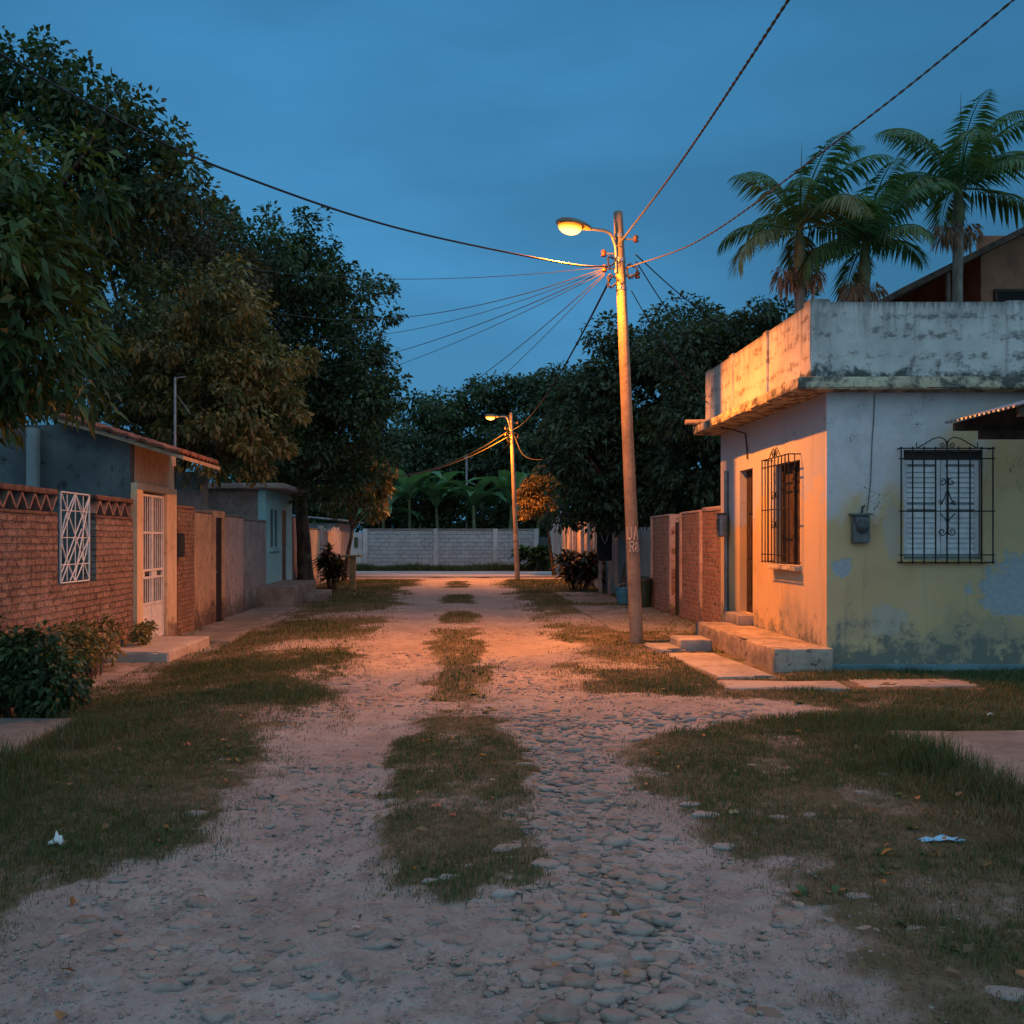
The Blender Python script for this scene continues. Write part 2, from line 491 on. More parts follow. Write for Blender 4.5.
def grass_mask(x, y):
    x = np.asarray(x, float); y = np.asarray(y, float)
    n = fbm(x * 1.1, y * .8, 21, 4) - .5
    n2 = fbm(x * 4, y * 4, 33, 3) - .5
    j = n * 1.25 + n2 * .55
    le = np.where(y < 5, -1.75, -1.45) + j * 1.1
    left = sstep(0.35, -.6, x - le)
    left = left * (1 - .85 * np.exp(-(((x + 2.3) / 1.0) ** 2 + ((y - 15.4) / 1.1) ** 2)))
    left = left * (1 - .9 * sstep(-3.4, -4.0, x) * sstep(9, 12, y) * (1 - sstep(24, 27, y)) * .7)
    left = left * (1 - .8 * np.exp(-(((x + 2.4) / 1.3) ** 2 + ((y - 21.5) / 1.6) ** 2)))
    ylo = sstep(4.3, 5.1, y + n2) * (1 - sstep(8.6, 9.6, y + n))
    ymi = sstep(8.9, 10.2, y + n2 * 2) * (1 - sstep(15, 20, y + n * 4)) * .95
    yhi = sstep(18.5, 19.5, y) * (1 - sstep(22, 23, y)) * .9 + sstep(24.5, 26, y) * (1 - sstep(29, 30, y)) * .9 + sstep(33, 34, y) * (1 - sstep(38, 39, y)) * .8
    med = sstep(.52, .25, np.abs(x - .02) + j * .55) * np.clip(ylo + ymi + yhi, 0, 1)
    re = np.where(y < 4.4, 1.6, 1.32) + j * 1.1
    re = re + 2.2 * np.exp(-((y - 9.4) / .75) ** 2) + .25 * sstep(10, 12, y)
    right = sstep(-.35, .6, x - re)
    right = right * (1 - .75 * np.exp(-(((x - 2.1) / .9) ** 2 + ((y - 12.6) / .7) ** 2)))
    right = right * (1 - .8 * np.exp(-(((x - 2.6) / 1.2) ** 2 + ((y - 20.0) / 2.4) ** 2)))
    m = np.clip(left + med + right, 0, 1)
    m = m * np.where((y > 41) & (y < 51.5), 0, 1)
    # threadbare patches inside the turf
    bare = fbm(x * 2.3 + 9, y * 2.0, 55, 4)
    m = m * (.5 + .5 * sstep(.30, .46, bare))
    return m


def axis_lines(dense0, dense1, step, far0, far1, grow=1.35):
    a = list(np.arange(dense0, dense1 + 1e-6, step))
    s = step; p = a[-1]; hi = []
    while p < far1: s *= grow; p += s; hi.append(p)
    s = step; p = a[0]; lo = []
    while p > far0: s *= grow; p -= s; lo.append(p)
    return np.array(lo[::-1] + a + hi)


gx = axis_lines(-5.2, 6.2, .05, -400, 400)
gy = np.concatenate([np.arange(-30, 2, 2.0), np.arange(2.0, 13, .045), np.arange(13, 30, .11), np.arange(30, 56, .35), 56 * 1.12 ** np.arange(0, 20)])
GX, GY = np.meshgrid(gx, gy)
GH = ground_h(GX, GY)
GM = grass_mask(GX, GY)
near = (1 - sstep(16, 30, np.abs(GY))) * (1 - sstep(6, 9, np.abs(GX)))
bare = 1 - GM
GH = GH + near * ((fbm(GX * 7, GY * 7, 71, 3) - .5) * .028 * (.4 + .6 * bare) + (fbm(GX * 16, GY * 16, 77, 2) - .5) * .022 + GM * .012)
nyy, nxx = GX.shape
ii = np.arange(nyy * nxx).reshape(nyy, nxx)
F = np.stack([ii[:-1, :-1], ii[:-1, 1:], ii[1:, 1:], ii[1:, :-1]], -1).reshape(-1, 4)
V = np.stack([GX, GY, GH], -1).reshape(-1, 3)


def m_ground():
    t = NT('dirt_track'); v = t.obj()
    g = t.attr('turf', 'Fac')
    n1 = t.noise(v, .9, 6, .6); n2 = t.noise(v, 6, 6, .65); n3 = t.noise(v, 42, 4, .65)
    peb = t.vor(v, 34); pebc = t.vor(v, 34, out=1)
    grit = t.vor(v, 120)
    sand = t.mix(t.ss(n1, .35, .65), (.315, .285, .26), (.235, .208, .19))
    sand = t.mix(t.ss(n2, .42, .68, 0, .55), sand, (.14, .115, .10))
    sand = t.mix(t.ss(n3, .45, .75, 0, .5), sand, (.37, .33, .30))
    pm = t.math('MULTIPLY', t.ss(peb, .28, .14), t.ss(t.noise(v, 2.2, 4), .42, .6))
    pc = t.mix(.72, pebc, (.25, .23, .22)); pc = t.mix(.55, pc, (.26, .24, .225))
    sand = t.mix(pm, sand, pc)
    soil = t.mix(t.ss(n2, .35, .65), (.085, .072, .045), (.15, .125, .085))
    soil = t.mix(t.ss(n3, .5, .75, 0, .6), soil, (.19, .155, .09))
    soil = t.mix(t.ss(t.noise(v, 3.3, 5, .6), .45, .6, 0, .7), soil, (.065, .072, .034))
    c = t.mix(t.ss(t.math('ADD', g, t.math('MULTIPLY', t.math('SUBTRACT', n2, .5), .7)), .22, .62), sand, soil)
    h = t.math('ADD', t.math('MULTIPLY', n2, .8), t.math('ADD', t.math('MULTIPLY', n3, .4), t.math('ADD', t.math('MULTIPLY', pm, .5), t.math('MULTIPLY', grit, -.12))))
    return t.done(c, .93, t.bump(h, 1.0, .035), 0, .15)


grd = np_mesh('ground', V, F, m_ground(), extra={'turf': GM.ravel()}, smooth=True)
tag(grd, 'unpaved street of sandy dirt between worn grass verges', 'ground', kind='structure')

# cross street beyond the end of the lane
mb = MB()
xs = np.linspace(-60, 60, 61); ysr = np.linspace(43, 50.5, 6)
mb.add([(x, y, .03 + .01 * mnoise.noise(Vector((x, y, 0)))) for y in ysr for x in xs],
       [(j * 61 + i, j * 61 + i + 1, (j + 1) * 61 + i + 1, (j + 1) * 61 + i) for j in range(5) for i in range(60)])
o = mb.build('road', m_plaster('pale_street', (.36, .36, .36), (.28, .28, .28), (.18, .17, .16), .5, 0, .6, .3), loc=(0, 43, 0), smooth=60)
tag(o, 'pale paved cross street in front of the end wall', 'road', kind='structure')


def in_slabs(x, y, pad=0.0):
    r = np.zeros(len(x), bool)
    for a, b, c, d in SLABS: r |= (x > a - pad) & (x < b + pad) & (y > c - pad) & (y < d + pad)
    return r


# ------------------------------------------------------------------ grass
def blades(n, box, hmin, hmax, wmul, seed, fn=None, dens=None):
    r = np.random.default_rng(seed)
    x = r.uniform(box[0], box[1], n); y = r.uniform(box[2], box[3], n)
    m = grass_mask(x, y)
    if fn is not None: m = m * fn(x, y)
    keep = (r.uniform(0, 1, n) < m * .95) & ~in_slabs(x, y, .0)
    x, y, m = x[keep], y[keep], m[keep]; n = len(x)
    z = ground_h(x, y)
    lush = fbm(x * 1.3, y * 1.3, 91, 3)
    edge = sstep(2.4, 3.6, np.abs(x)) * (1 - sstep(8.5, 9.5, y))
    h = (hmin + (hmax - hmin) * r.uniform(0, 1, n) ** 1.6) * (.45 + .9 * lush) * (.5 + .6 * m) * (1 + 1.1 * edge)
    w = r.uniform(.0011, .0026, n) * wmul
    a = r.uniform(0, 2 * PI, n); la = r.uniform(0, 2 * PI, n); lean = r.uniform(.1, 1.0, n) ** 1.3 * 1.0
    sx, sy = np.cos(a) * w, np.sin(a) * w
    lx, ly = np.cos(la) * lean * h, np.sin(la) * lean * h
    P = np.zeros((n, 5, 3))
    P[:, 0] = np.stack([x - sx, y - sy, z - .01], -1); P[:, 1] = np.stack([x + sx, y + sy, z - .01], -1)
    P[:, 2] = np.stack([x + sx * .8 + lx * .35, y + sy * .8 + ly * .35, z + h * .6], -1)
    P[:, 3] = np.stack([x - sx * .8 + lx * .35, y - sy * .8 + ly * .35, z + h * .6], -1)
    P[:, 4] = np.stack([x + lx, y + ly, z + h * (1 - .35 * lean)], -1)
    b = np.arange(n)[:, None] * 5
    Fq = np.concatenate([b + np.array([[0, 1, 2]]), b + np.array([[0, 2, 3]]), b + np.array([[3, 2, 4]])], 0)
    dry = np.clip(.98 - 1.5 * lush - .35 * edge + r.normal(0, .28, n) - .3 * m + .25, 0, 1)[:, None]
    g = np.array([.050, .080, .024]) * r.uniform(.6, 1.4, (n, 1)); d = np.array([.19, .145, .085]) * r.uniform(.55, 1.35, (n, 1))
    c = g * (1 - dry) + d * dry
    return P.reshape(-1, 3), Fq, np.repeat(c, 5, 0)


def join(parts):
    Vs, Fs, Cs = [], [], []; b = 0
    for v, f, c in parts:
        Vs.append(v); Fs.append(f + b); Cs.append(c); b += len(v)
    return np.concatenate(Vs), np.concatenate(Fs), np.concatenate(Cs)


for nm, lab, parts in (
    ('grass', 'worn grass verge along the left side of the lane', [blades(50000, (-3.7, -2.2, 4.5, 9.5), .05, .16, 1.3, 10, fn=lambda x, y: sstep(-2.4, -3.1, x + (fbm(x * 2, y * 2, 18) - .5) * 1.4) * .8), blades(190000, (-4.2, -.9, 3.0, 8), .015, .07, 1.0, 1), blades(120000, (-4.2, -.9, 8, 14), .03, .09, 1.5, 2), blades(60000, (-4.9, -1.0, 14, 40), .04, .10, 2.6, 3)]),
    ('grass', 'strip of grass growing between the two wheel tracks', [blades(110000, (-.8, .8, 4, 9.2), .012, .06, 1.0, 4), blades(45000, (-.8, .8, 9, 40), .03, .08, 2.0, 5)]),
    ('grass', 'worn grass verge along the right side of the lane', [blades(45000, (2.0, 3.5, 4.6, 7.7), .05, .15, 1.2, 9, fn=lambda x, y: sstep(2.4, 3.2, x + (fbm(x * 2, y * 2, 17) - .5) * 1.6) * .9), blades(210000, (.9, 5.2, 3.0, 8.5), .015, .07, 1.0, 6), blades(130000, (1.0, 7.5, 8.5, 13), .03, .09, 1.5, 7), blades(45000, (1.0, 4.6, 13, 40), .04, .10, 2.6, 8)])):
    Vg, Fg, Cg = join(parts)
    tag(np_mesh(nm, Vg, Fg, GRASS, tint=Cg), lab, 'grass', kind='stuff')

# grass strip at the foot of the end wall
r_ = np.random.default_rng(5)
def strip(n, x0, x1, y0, y1, h0, h1, w, col, seed):
    r = np.random.default_rng(seed)
    x = r.uniform(x0, x1, n); y = r.uniform(y0, y1, n); z = np.zeros(n); h = r.uniform(h0, h1, n) * (.5 + fbm(x, y, 4)); a = r.uniform(0, 6.28, n)
    P = np.stack([np.stack([x - w * np.cos(a), y - w * np.sin(a), z], -1), np.stack([x + w * np.cos(a), y + w * np.sin(a), z], -1), np.stack([x + r.normal(0, .4, n) * h, y + r.normal(0, .4, n) * h, h], -1)], 1)
    return P.reshape(-1, 3), np.arange(3 * n).reshape(-1, 3), np.repeat(np.array(col) * r.uniform(.5, 1.5, (n, 1)), 3, 0)
a_ = strip(9000, -6, 6, 51.3, 52.9, .1, .4, .03, (.04, .06, .02), 3)
tag(np_mesh('grass', a_[0], a_[1], GRASS, tint=a_[2]), 'dark grass strip at the foot of the pale end wall', 'grass', kind='stuff')

# ------------------------------------------------------------------ stones
def ico(sub):
    import bmesh
    bm = bmesh.new(); bmesh.ops.create_icosphere(bm, subdivisions=sub, radius=1)
    v = np.array([p.co[:] for p in bm.verts]); f = np.array([[q.index for q in fc.verts] for fc in bm.faces]); bm.free()
    return v, f


ICO1 = ico(1); ICO2 = ico(2); ICO3 = ico(3)
def stone_shapes(base, k, seed):
    out = []
    for i in range(k):
        o = Vector((seed * 3.1 + i * 5.7, i * 1.3, seed))
        d = np.array([1 + .42 * mnoise.noise(Vector(p) * 1.2 + o) + .18 * mnoise.noise(Vector(p) * 2.7 + o) for p in base[0]])
        q = base[0] * d[:, None]; q[:, 2] = np.where(q[:, 2] > .5, .5 + (q[:, 2] - .5) * .3, q[:, 2]); out.append(q)
    return out


SH2 = stone_shapes(ICO2, 10, 1); SH3 = stone_shapes(ICO3, 8, 2)


def cob_density(x, y):
    n = fbm(x * 1.3, y * 1.0, 14, 3)
    a = np.exp(-((x - (.58 + .05 * (y - 4))) / .42) ** 4) * (1 - sstep(8.6, 10, y))
    a = np.maximum(a, .36 * np.exp(-((x + 1.15) / .55) ** 2) * sstep(.40, .58, n) * (1 - sstep(12, 15, y)))
    a = np.maximum(a, .75 * np.exp(-((y - 8.6) / 1.7) ** 2) * sstep(-.2, .4, x) * (1 - sstep(2.6, 3.2, x)) * sstep(.38, .55, n))
    a = np.maximum(a, .28 * sstep(.48, .62, n) * (1 - sstep(15, 22, y)) * sstep(1.9, 1.5, np.abs(x)))
    return a * (1 - .75 * grass_mask(x, y))


def cobbles():
    r = np.random.default_rng(8)
    Vs, Fs, Cs = [], [], []; b = 0
    for g, lo, hi, power, dm, bury in ((.112, .040, .080, 1.3, 1.05, (-.74, .08)), (.06, .014, .036, 1.6, .8, (-.6, .25))):
        ys = np.arange(2.8, 20, g); xs_ = np.arange(-2.3, 3.2, g)
        X, Y = np.meshgrid(xs_, ys); X = X + (np.arange(len(ys)) % 2)[:, None] * g * .5
        X = (X + r.uniform(-.35, .35, X.shape) * g).ravel(); Y = (Y + r.uniform(-.35, .35, Y.shape) * g).ravel()
        D = cob_density(X, Y)
        k = r.uniform(0, 1, len(X)) < D * dm
        X, Y, D = X[k], Y[k], D[k]; Z = ground_h(X, Y)
        for i in range(len(X)):
            base, shp = (ICO3, SH3) if Y[i] < 6.5 else (ICO2, SH2)
            s = shp[r.integers(len(shp))]
            rx = lo + (hi - lo) * r.uniform() ** power; ry = rx * r.uniform(.6, .95); rz = rx * r.uniform(.40, .62)
            an = r.uniform(-.5, .5) + (PI / 2 if r.uniform() < .25 else 0)
            c_, s_ = math.cos(an), math.sin(an)
            p = s * np.array([rx, ry, rz]); tl = r.normal(0, .10, 2)
            p = np.stack([p[:, 0] * c_ - p[:, 1] * s_, p[:, 0] * s_ + p[:, 1] * c_, p[:, 2] + p[:, 0] * tl[0] + p[:, 1] * tl[1]], -1)
            sink = bury[0] + (bury[1] - bury[0]) * r.uniform() * (.35 + .65 * min(1, D[i] * 1.2))
            p = p + np.array([X[i], Y[i], Z[i] + sink * rz + .004])
            Vs.append(p); Fs.append(base[1] + b); b += len(p)
            t = r.uniform(.15, .27); w = r.normal(.012, .018)
            Cs.append(np.tile([t * 1.10 + w, t * .92, t * .80 - w * .5], (len(p), 1)))
    # small grit and pebbles scattered over the bare ground
    P = ICO1[0] * np.array([1, .8, .45])
    n = 42000; x = r.uniform(-2.2, 3.0, n); y = 2.9 + 11 * r.uniform(0, 1, n) ** 1.5
    k = r.uniform(0, 1, n) < (.15 + .85 * sstep(.42, .62, fbm(x * 1.6, y * 1.6, 61, 3))) * (1 - .7 * grass_mask(x, y)); x, y = x[k], y[k]; n = len(x)
    z = ground_h(x, y); sc = .003 + .011 * r.uniform(0, 1, n) ** 4; an = r.uniform(0, 6.28, n); c_, s_ = np.cos(an), np.sin(an)
    jit = 1 + r.uniform(-.25, .25, (n, len(P), 1)); Q = P[None] * jit * sc[:, None, None]
    Q = np.stack([Q[..., 0] * c_[:, None] - Q[..., 1] * s_[:, None] + x[:, None], Q[..., 0] * s_[:, None] + Q[..., 1] * c_[:, None] + y[:, None], Q[..., 2] + (z + sc * .2 + .003)[:, None]], -1)
    Vs.append(Q.reshape(-1, 3)); Fs.append((np.arange(n)[:, None, None] * len(P) + ICO1[1][None]).reshape(-1, 3) + b)
    Cs.append(np.repeat(r.uniform(.17, .30, (n, 1)) * np.array([[1.05, .95, .86]]), len(P), 0))
    return np.concatenate(Vs), np.concatenate(Fs), np.concatenate(Cs)


def m_stone():
    t = NT('river_stone'); v = t.obj()
    c = t.attr('tint'); n = t.noise(v, 30, 5, .65); n2 = t.noise(v, 9, 4)
    c = t.mix(t.ss(n, .4, .7, 0, .5), c, t.mix(.6, c, (.08, .075, .07)))
    c = t.mix(t.ss(n2, .42, .66, 0, .75), c, (.26, .22, .19))
    return t.done(c, .9, t.bump(n, .9, .012), 0, .15)


STONE = m_stone()
Vc, Fc, Cc = cobbles()
tag(np_mesh('gravel', Vc, Fc, STONE, tint=Cc, smooth=True), 'rounded river cobbles bedded in the dirt of the lane', 'cobbles', kind='stuff')


def loose_stone(px, py, w, label, group, hr=.5, tone=.30):
    Y = CAM_H * 1000 / (py - 540); X = (px - 457) * Y / 1000
    rx = w * Y / 2000
    p = SH3[random.randrange(len(SH3))] * np.array([rx, rx * .7, rx * hr])
    z = gh(X, Y) + rx * hr * .2
    tag(np_mesh('stone', p + np.array([X, Y, z]), ICO3[1], STONE, loc=(X, Y, z), tint=np.tile([tone, tone * .95, tone * .89], (len(p), 1)), smooth=True), label, 'stone', group)


loose_stone(503, 895, 24, 'large rounded pale stone at the near tip of the middle grass strip', None, .7, .29)
loose_stone(448, 878, 20, 'grey stone set in the grass strip just left of the large pale stone', None)
loose_stone(430, 880, 16, 'small flat stone at the left foot of the middle grass strip', None)
for px, py, w in ((705, 812, 30), (725, 843, 26), (690, 801, 22), (668, 833, 22), (780, 816, 22), (810, 814, 20), (727, 802, 18)):
    loose_stone(px, py, w, 'pale flat stone along the edge of the right grass verge', 'flat stones edging the right verge', .34, .27)
for px, py, w in ((885, 775, 17), (863, 793, 18), (860, 898, 28), (945, 933, 26), (915, 930, 22), (1005, 995, 46), (848, 820, 14)):
    loose_stone(px, py, w, 'grey stone half sunk in the grass of the right verge', 'stones sunk in the right verge', .36, .22)
for px, py, w in ((198, 817, 26), (170, 832, 16), (225, 760, 16), (250, 747, 14), (232, 772, 12), (120, 880, 20), (285, 722, 12)):
    loose_stone(px, py, w, 'grey stone half sunk in the grass of the left verge', 'stones sunk in the left verge', .36, .20)

# ------------------------------------------------------------------ litter
def litter(px, py, wpx, hpx, mat, label, cat, name, seed, squash=1.0):
    Y = CAM_H * 1000 / (py - 540); X = (px - 457) * Y / 1000
    w = wpx * Y / 1000; h = hpx * Y / 1000
    n = 16; mb = MB(); z0 = gh(X, Y) + .02
    for j in range(n):
        for i in range(n):
            u, v = i / (n - 1) - .5, j / (n - 1) - .5
            q = Vector((u * 4 + seed, v * 4, seed))
            rr = .85 + .3 * mnoise.noise(Vector((u * 3, v * 3 + seed, 2)))
            mb.v.append((X + u * w * rr, Y + v * w * .6 * squash * rr, z0 + h * max(.05, .35 + .6 * mnoise.noise(q) + .25 * abs(mnoise.noise(q * 3)))  * max(0, 1 - 2.4 * (u * u + v * v))))
    mb.f = [(j * n + i, j * n + i + 1, (j + 1) * n + i + 1, (j + 1) * n + i) for j in range(n - 1) for i in range(n - 1)]
    o = mb.build(name, mat, loc=(X, Y, z0), smooth=70)
    md = o.modifiers.new('thick', 'SOLIDIFY'); md.thickness = .002
    return tag(o, label, cat)


BAGW = m_plain('white_film', (.6, .62, .62), .4, 0, .1); BAGB = m_plain('pale_blue_film', (.26, .50, .68), .4, 0, .15)
REDF = m_plain('red_wrapper', (.55, .10, .07), .5, 0, .15); BROWNLEAF = m_plain('dry_leaf', (.34, .24, .12), .8, 0, .3)
litter(941, 841, 48, 9, BAGB, 'crumpled pale blue plastic strip lying on the right verge', 'litter', 'plastic_bag', 1.1, .35)
litter(57, 848, 18, 14, BAGW, 'crumpled white plastic bag in the left grass', 'litter', 'plastic_bag', 2.3)
litter(187, 748, 9, 7, REDF, 'small red wrapper on the left verge', 'litter', 'wrapper', 3.7)
litter(437, 811, 9, 4, REDF, 'small red wrapper in the middle grass strip, its left one', 'litter', 'wrapper', 4.1)
litter(453, 819, 7, 3, REDF, 'tiny red wrapper in the middle grass strip, its right one', 'litter', 'wrapper', 4.9)
litter(857, 753, 9, 8, m_plain('peach_wrapper', (.5, .28, .18), .6, 0, .2), 'small peach coloured wrapper on the right verge', 'litter', 'wrapper', 5.2)
litter(826, 765, 5, 3, REDF, 'tiny red scrap on the right verge near the peach wrapper', 'litter', 'wrapper', 5.9)
litter(356, 927, 8, 4, m_plain('pink_scrap', (.5, .3, .27), .6, 0, .2), 'pale pink scrap lying on the left wheel track', 'litter', 'wrapper', 6.4)
litter(991, 717, 10, 5, BAGW, 'small white paper scrap in front of the yellow house', 'litter', 'paper_scrap', 6.9)
litter(985, 788, 17, 10, m_plain('grey_paper', (.30, .29, .27), .8, 0, .2), 'crumpled greyish paper in tall grass by the right slab', 'litter', 'paper_scrap', 7.7)
litter(733, 813, 12, 6, BROWNLEAF, 'curled dry leaf beside the pale stones at right', 'leaf', 'dry_leaf', 8.2)

# ------------------------------------------------------------------ foliage machinery
def unit(a): return a / np.maximum(np.linalg.norm(a, axis=-1, keepdims=True), 1e-9)


def leaf_quads(c, axis, nrm, L, wr, tint, droop=.18):
    """pointed leaves folded along the midrib, two quads each"""
    axis = unit(axis); side = unit(np.cross(axis, nrm)); up = unit(np.cross(side, axis))
    L = L[:, None]; w = wr[:, None] * L if not np.isscalar(wr) else wr * L
    n = len(c); dn = np.array([0, 0, -1.0]) * L * droop
    P = np.zeros((n, 6, 3))
    P[:, 0] = c
    P[:, 1] = c + axis * L * .45 + side * w + up * w * .35 + dn * .2
    P[:, 2] = c + axis * L + dn
    P[:, 3] = c + axis * L * .45 - side * w + up * w * .35 + dn * .2
    P[:, 4] = c + axis * L * .5 + dn * .3
    P = P[:, :5]
    b = np.arange(n)[:, None] * 5
    Fq = np.concatenate([b + np.array([[0, 1, 4]]), b + np.array([[1, 2, 4]]), b + np.array([[0, 4, 3]]), b + np.array([[4, 2, 3]])], 0)
    return P.reshape(-1, 3), Fq, np.repeat(tint, 5, 0)


def leaf_kite(c, axis, nrm, L, wr, tint, droop=.1):
    axis = unit(axis); side = unit(np.cross(axis, nrm))
    L = L[:, None]; n = len(c); dn = np.array([0, 0, -1.0]) * L * droop
    P = np.stack([c, c + axis * L * .45 + side * L * wr, c + axis * L + dn, c + axis * L * .45 - side * L * wr], 1)
    b = np.arange(n)[:, None] * 4
    Fq = np.concatenate([b + np.array([[0, 1, 2]]), b + np.array([[0, 2, 3]])], 0)
    return P.reshape(-1, 3), Fq, np.repeat(tint, 4, 0)


def crown_leaves(ells, nclump, per, L, cols, seed, crad=.45, shell=.55, kite=False, wr=.26, droop=.18, flat=.75, lobes=True):
    r = np.random.default_rng(seed)
    sat = []
    for e in ells:
        for k in range(7):
            dd = r.normal(0, 1, 3); dd[2] = abs(dd[2]) * .8 if r.uniform() < .7 else dd[2]; dd = dd / np.linalg.norm(dd); q = r.uniform(.2, .48)
            sat.append((e[0] + dd[0] * e[3] * 1.02, e[1] + dd[1] * e[4] * 1.02, e[2] + dd[2] * e[5] * 1.0, e[3] * q, e[4] * q, e[5] * q))
    ells = [(*e[:3], e[3] * .84, e[4] * .84, e[5] * .84) for e in ells] + (sat if lobes else [])
    vol = np.array([e[3] * e[4] * e[5] for e in ells]) ** .75; vol = vol / vol.sum()
    ei = r.choice(len(ells), nclump, p=vol)
    E = np.array(ells)[ei]
    d = unit(r.normal(0, 1, (nclump, 3)))
    rad = shell + (1 - shell) * r.uniform(0, 1, (nclump, 1)) ** .6
    lump = np.array([mnoise.noise(Vector(q) * 1.7 + Vector((seed, 0, 0))) for q in d])[:, None]
    cc = E[:, :3] + d * E[:, 3:6] * rad * (1 + .30 * lump)
    cr = crad * r.uniform(.5, 1.35, nclump)
    k = np.repeat(np.arange(nclump), per)
    n = len(k)
    off = unit(r.normal(0, 1, (n, 3))) * (r.uniform(0, 1, (n, 1)) ** .45) * cr[k][:, None]
    off[:, 2] *= flat
    c = cc[k] + off
    ax = unit(off + .35 * d[k] * cr[k][:, None]) + r.normal(0, .45, (n, 3)) + np.array([0, 0, -.35])
    nr = unit(r.normal(0, .6, (n, 3)) + np.array([0, 0, .9]) + .4 * d[k])
    Ls = L * r.uniform(.55, 1.25, n)
    ct = np.array(cols); mixv = np.clip(r.uniform(0, 1, nclump)[k] + r.normal(0, .18, n), 0, .999) * (len(ct) - 1)
    lo = mixv.astype(int); fr = (mixv - lo)[:, None]
    tint = (ct[lo] * (1 - fr) + ct[np.minimum(lo + 1, len(ct) - 1)] * fr) * r.uniform(.65, 1.35, (n, 1))
    fn = leaf_kite if kite else leaf_quads
    return fn(c, ax, nr, Ls, wr, tint, droop), cc


def trunk_mesh(base, fork, targets, r0, seed, r1=None):
    mb = MB(); rd = random.Random(seed)
    base = Vector(base); fork = Vector(fork)
    r1 = r1 or r0 * .6
    pts = []; rs = []
    for i in range(7):
        t = i / 6
        p = base.lerp(fork, t) + Vector((mnoise.noise(Vector((t * 3, seed, 0))), mnoise.noise(Vector((t * 3, seed, 5))), 0)) * r0 * 1.2 * t
        pts.append(p); rs.append(r0 * (1.35 if i == 0 else 1) * (1 - t) + r1 * t)
    mb.tube(pts, rs, 12)
    fk = pts[-1]
    for tg in targets:
        tg = Vector(tg)
        mid = fk.lerp(tg, .5) + Vector((rd.uniform(-.3, .3), rd.uniform(-.3, .3), rd.uniform(.0, .4))) * (tg - fk).length * .3
        pl = []; rl = []
        for i in range(8):
            t = i / 7
            p = (1 - t) ** 2 * fk + 2 * t * (1 - t) * mid + t * t * tg
            p += Vector((mnoise.noise(p * 1.5), mnoise.noise(p * 1.5 + Vector((9, 0, 0))), mnoise.noise(p * 1.5 + Vector((0, 9, 0))))) * .12 * t
            pl.append(p); rl.append(max(.008, r1 * .62 * (1 - t) ** .8 + .008))
        mb.tube(pl, rl, 7)
        for q in range(3):
            s = pl[rd.randrange(3, 7)]
            e2 = s + Vector((rd.uniform(-1, 1), rd.uniform(-1, 1), rd.uniform(-.2, .8))) * rd.uniform(.4, 1.0)
            mb.tube([s, s.lerp(e2, .5) + Vector((0, 0, .05)), e2], [.022, .014, .005], 5)
    return mb


def tree(name, label, cat, base, fork, ells, nclump, per, L, cols, seed, r0=.2, group=None, crad=.45, kite=False, wr=.26, shell=.55, droop=.18, nl=10, flat=.75):
    t = thing(name, label, cat, base, group)
    nclump = int(nclump * .8); per = int(per * 1.3); crad *= .84
    (v, f, c), cc = crown_leaves(ells, nclump, per, L, cols, seed, crad, shell, kite, wr, droop, flat)
    np_mesh('crown', v, f, LEAF, t, tint=c)
    step = max(1, len(cc) // nl)
    trunk_mesh(base, fork, [tuple(p) for p in cc[::step][:nl]], r0, seed).build('trunk', BARK, t, smooth=60)
    return t


G_DARK = [(.020, .042, .018), (.036, .070, .026), (.060, .100, .034)]
G_LUSH = [(.024, .050, .014), (.045, .085, .022), (.075, .115, .030)]
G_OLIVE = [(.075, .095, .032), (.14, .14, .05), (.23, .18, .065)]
G_RUST = [(.050, .050, .024), (.085, .064, .030), (.030, .044, .020)]
G_BLUE = [(.024, .050, .030), (.040, .074, .038), (.060, .098, .044)]

# left row of trees
tree('broadleaf_tree', 'nearest broadleaf tree with large glossy leaves overhanging the lattice brick wall', 'tree', (-7.2, 10.8, -.1), (-6.9, 10.8, 2.6),
     [(-6.4, 10.6, 4.3, 2.1, 1.5, 1.7), (-5.0, 10.5, 3.95, 1.45, 1.2, 1.35), (-6.6, 10.4, 2.95, 1.7, 1.2, .75), (-5.0, 10.5, 5.0, 1.1, 1.0, 1.0), (-7.6, 10.2, 5.2, 1.5, 1.4, 1.5)], 560, 50, .185, G_LUSH, 3, .2, crad=.42, droop=.35, wr=.19)
tree('broadleaf_tree', 'tall dark small-leaved tree rising at the upper left corner', 'tree', (-8.6, 17.5, -.1), (-8.2, 17, 4.5),
     [(-7.3, 16.2, 7.6, 2.3, 1.8, 1.7), (-5.5, 16, 7.0, 1.2, 1.2, 1.3), (-7.8, 16, 8.6, 1.2, 1.2, 1.3), (-6.2, 16, 8.3, .7, .7, .8), (-5.4, 16, 7.9, .75, .7, .55), (-6.5, 16.5, 5.6, 1.9, 1.6, 1.6)], 640, 46, .14, G_DARK, 4, .22, crad=.38, nl=16)
tree('broadleaf_tree', 'olive tree with yellowing leaves lit orange above the tiled roof', 'tree', (-6.2, 21.2, -.1), (-5.9, 21.2, 3.0),
     [(-5.0, 21, 5.3, 1.75, 1.6, 1.55), (-4.1, 20.8, 4.3, 1.15, 1.1, 1.25), (-6.2, 21, 4.9, 1.5, 1.4, 1.7), (-4.9, 20.6, 3.5, 1.0, 1.0, .8), (-4.0, 20.8, 3.5, .65, .7, .6), (-7.4, 21.5, 4.0, 1.5, 1.4, 1.6), (-5.6, 20.6, 6.2, 1.0, 1.0, .8)], 620, 50, .14, G_OLIVE, 5, .2, crad=.36, droop=.3)
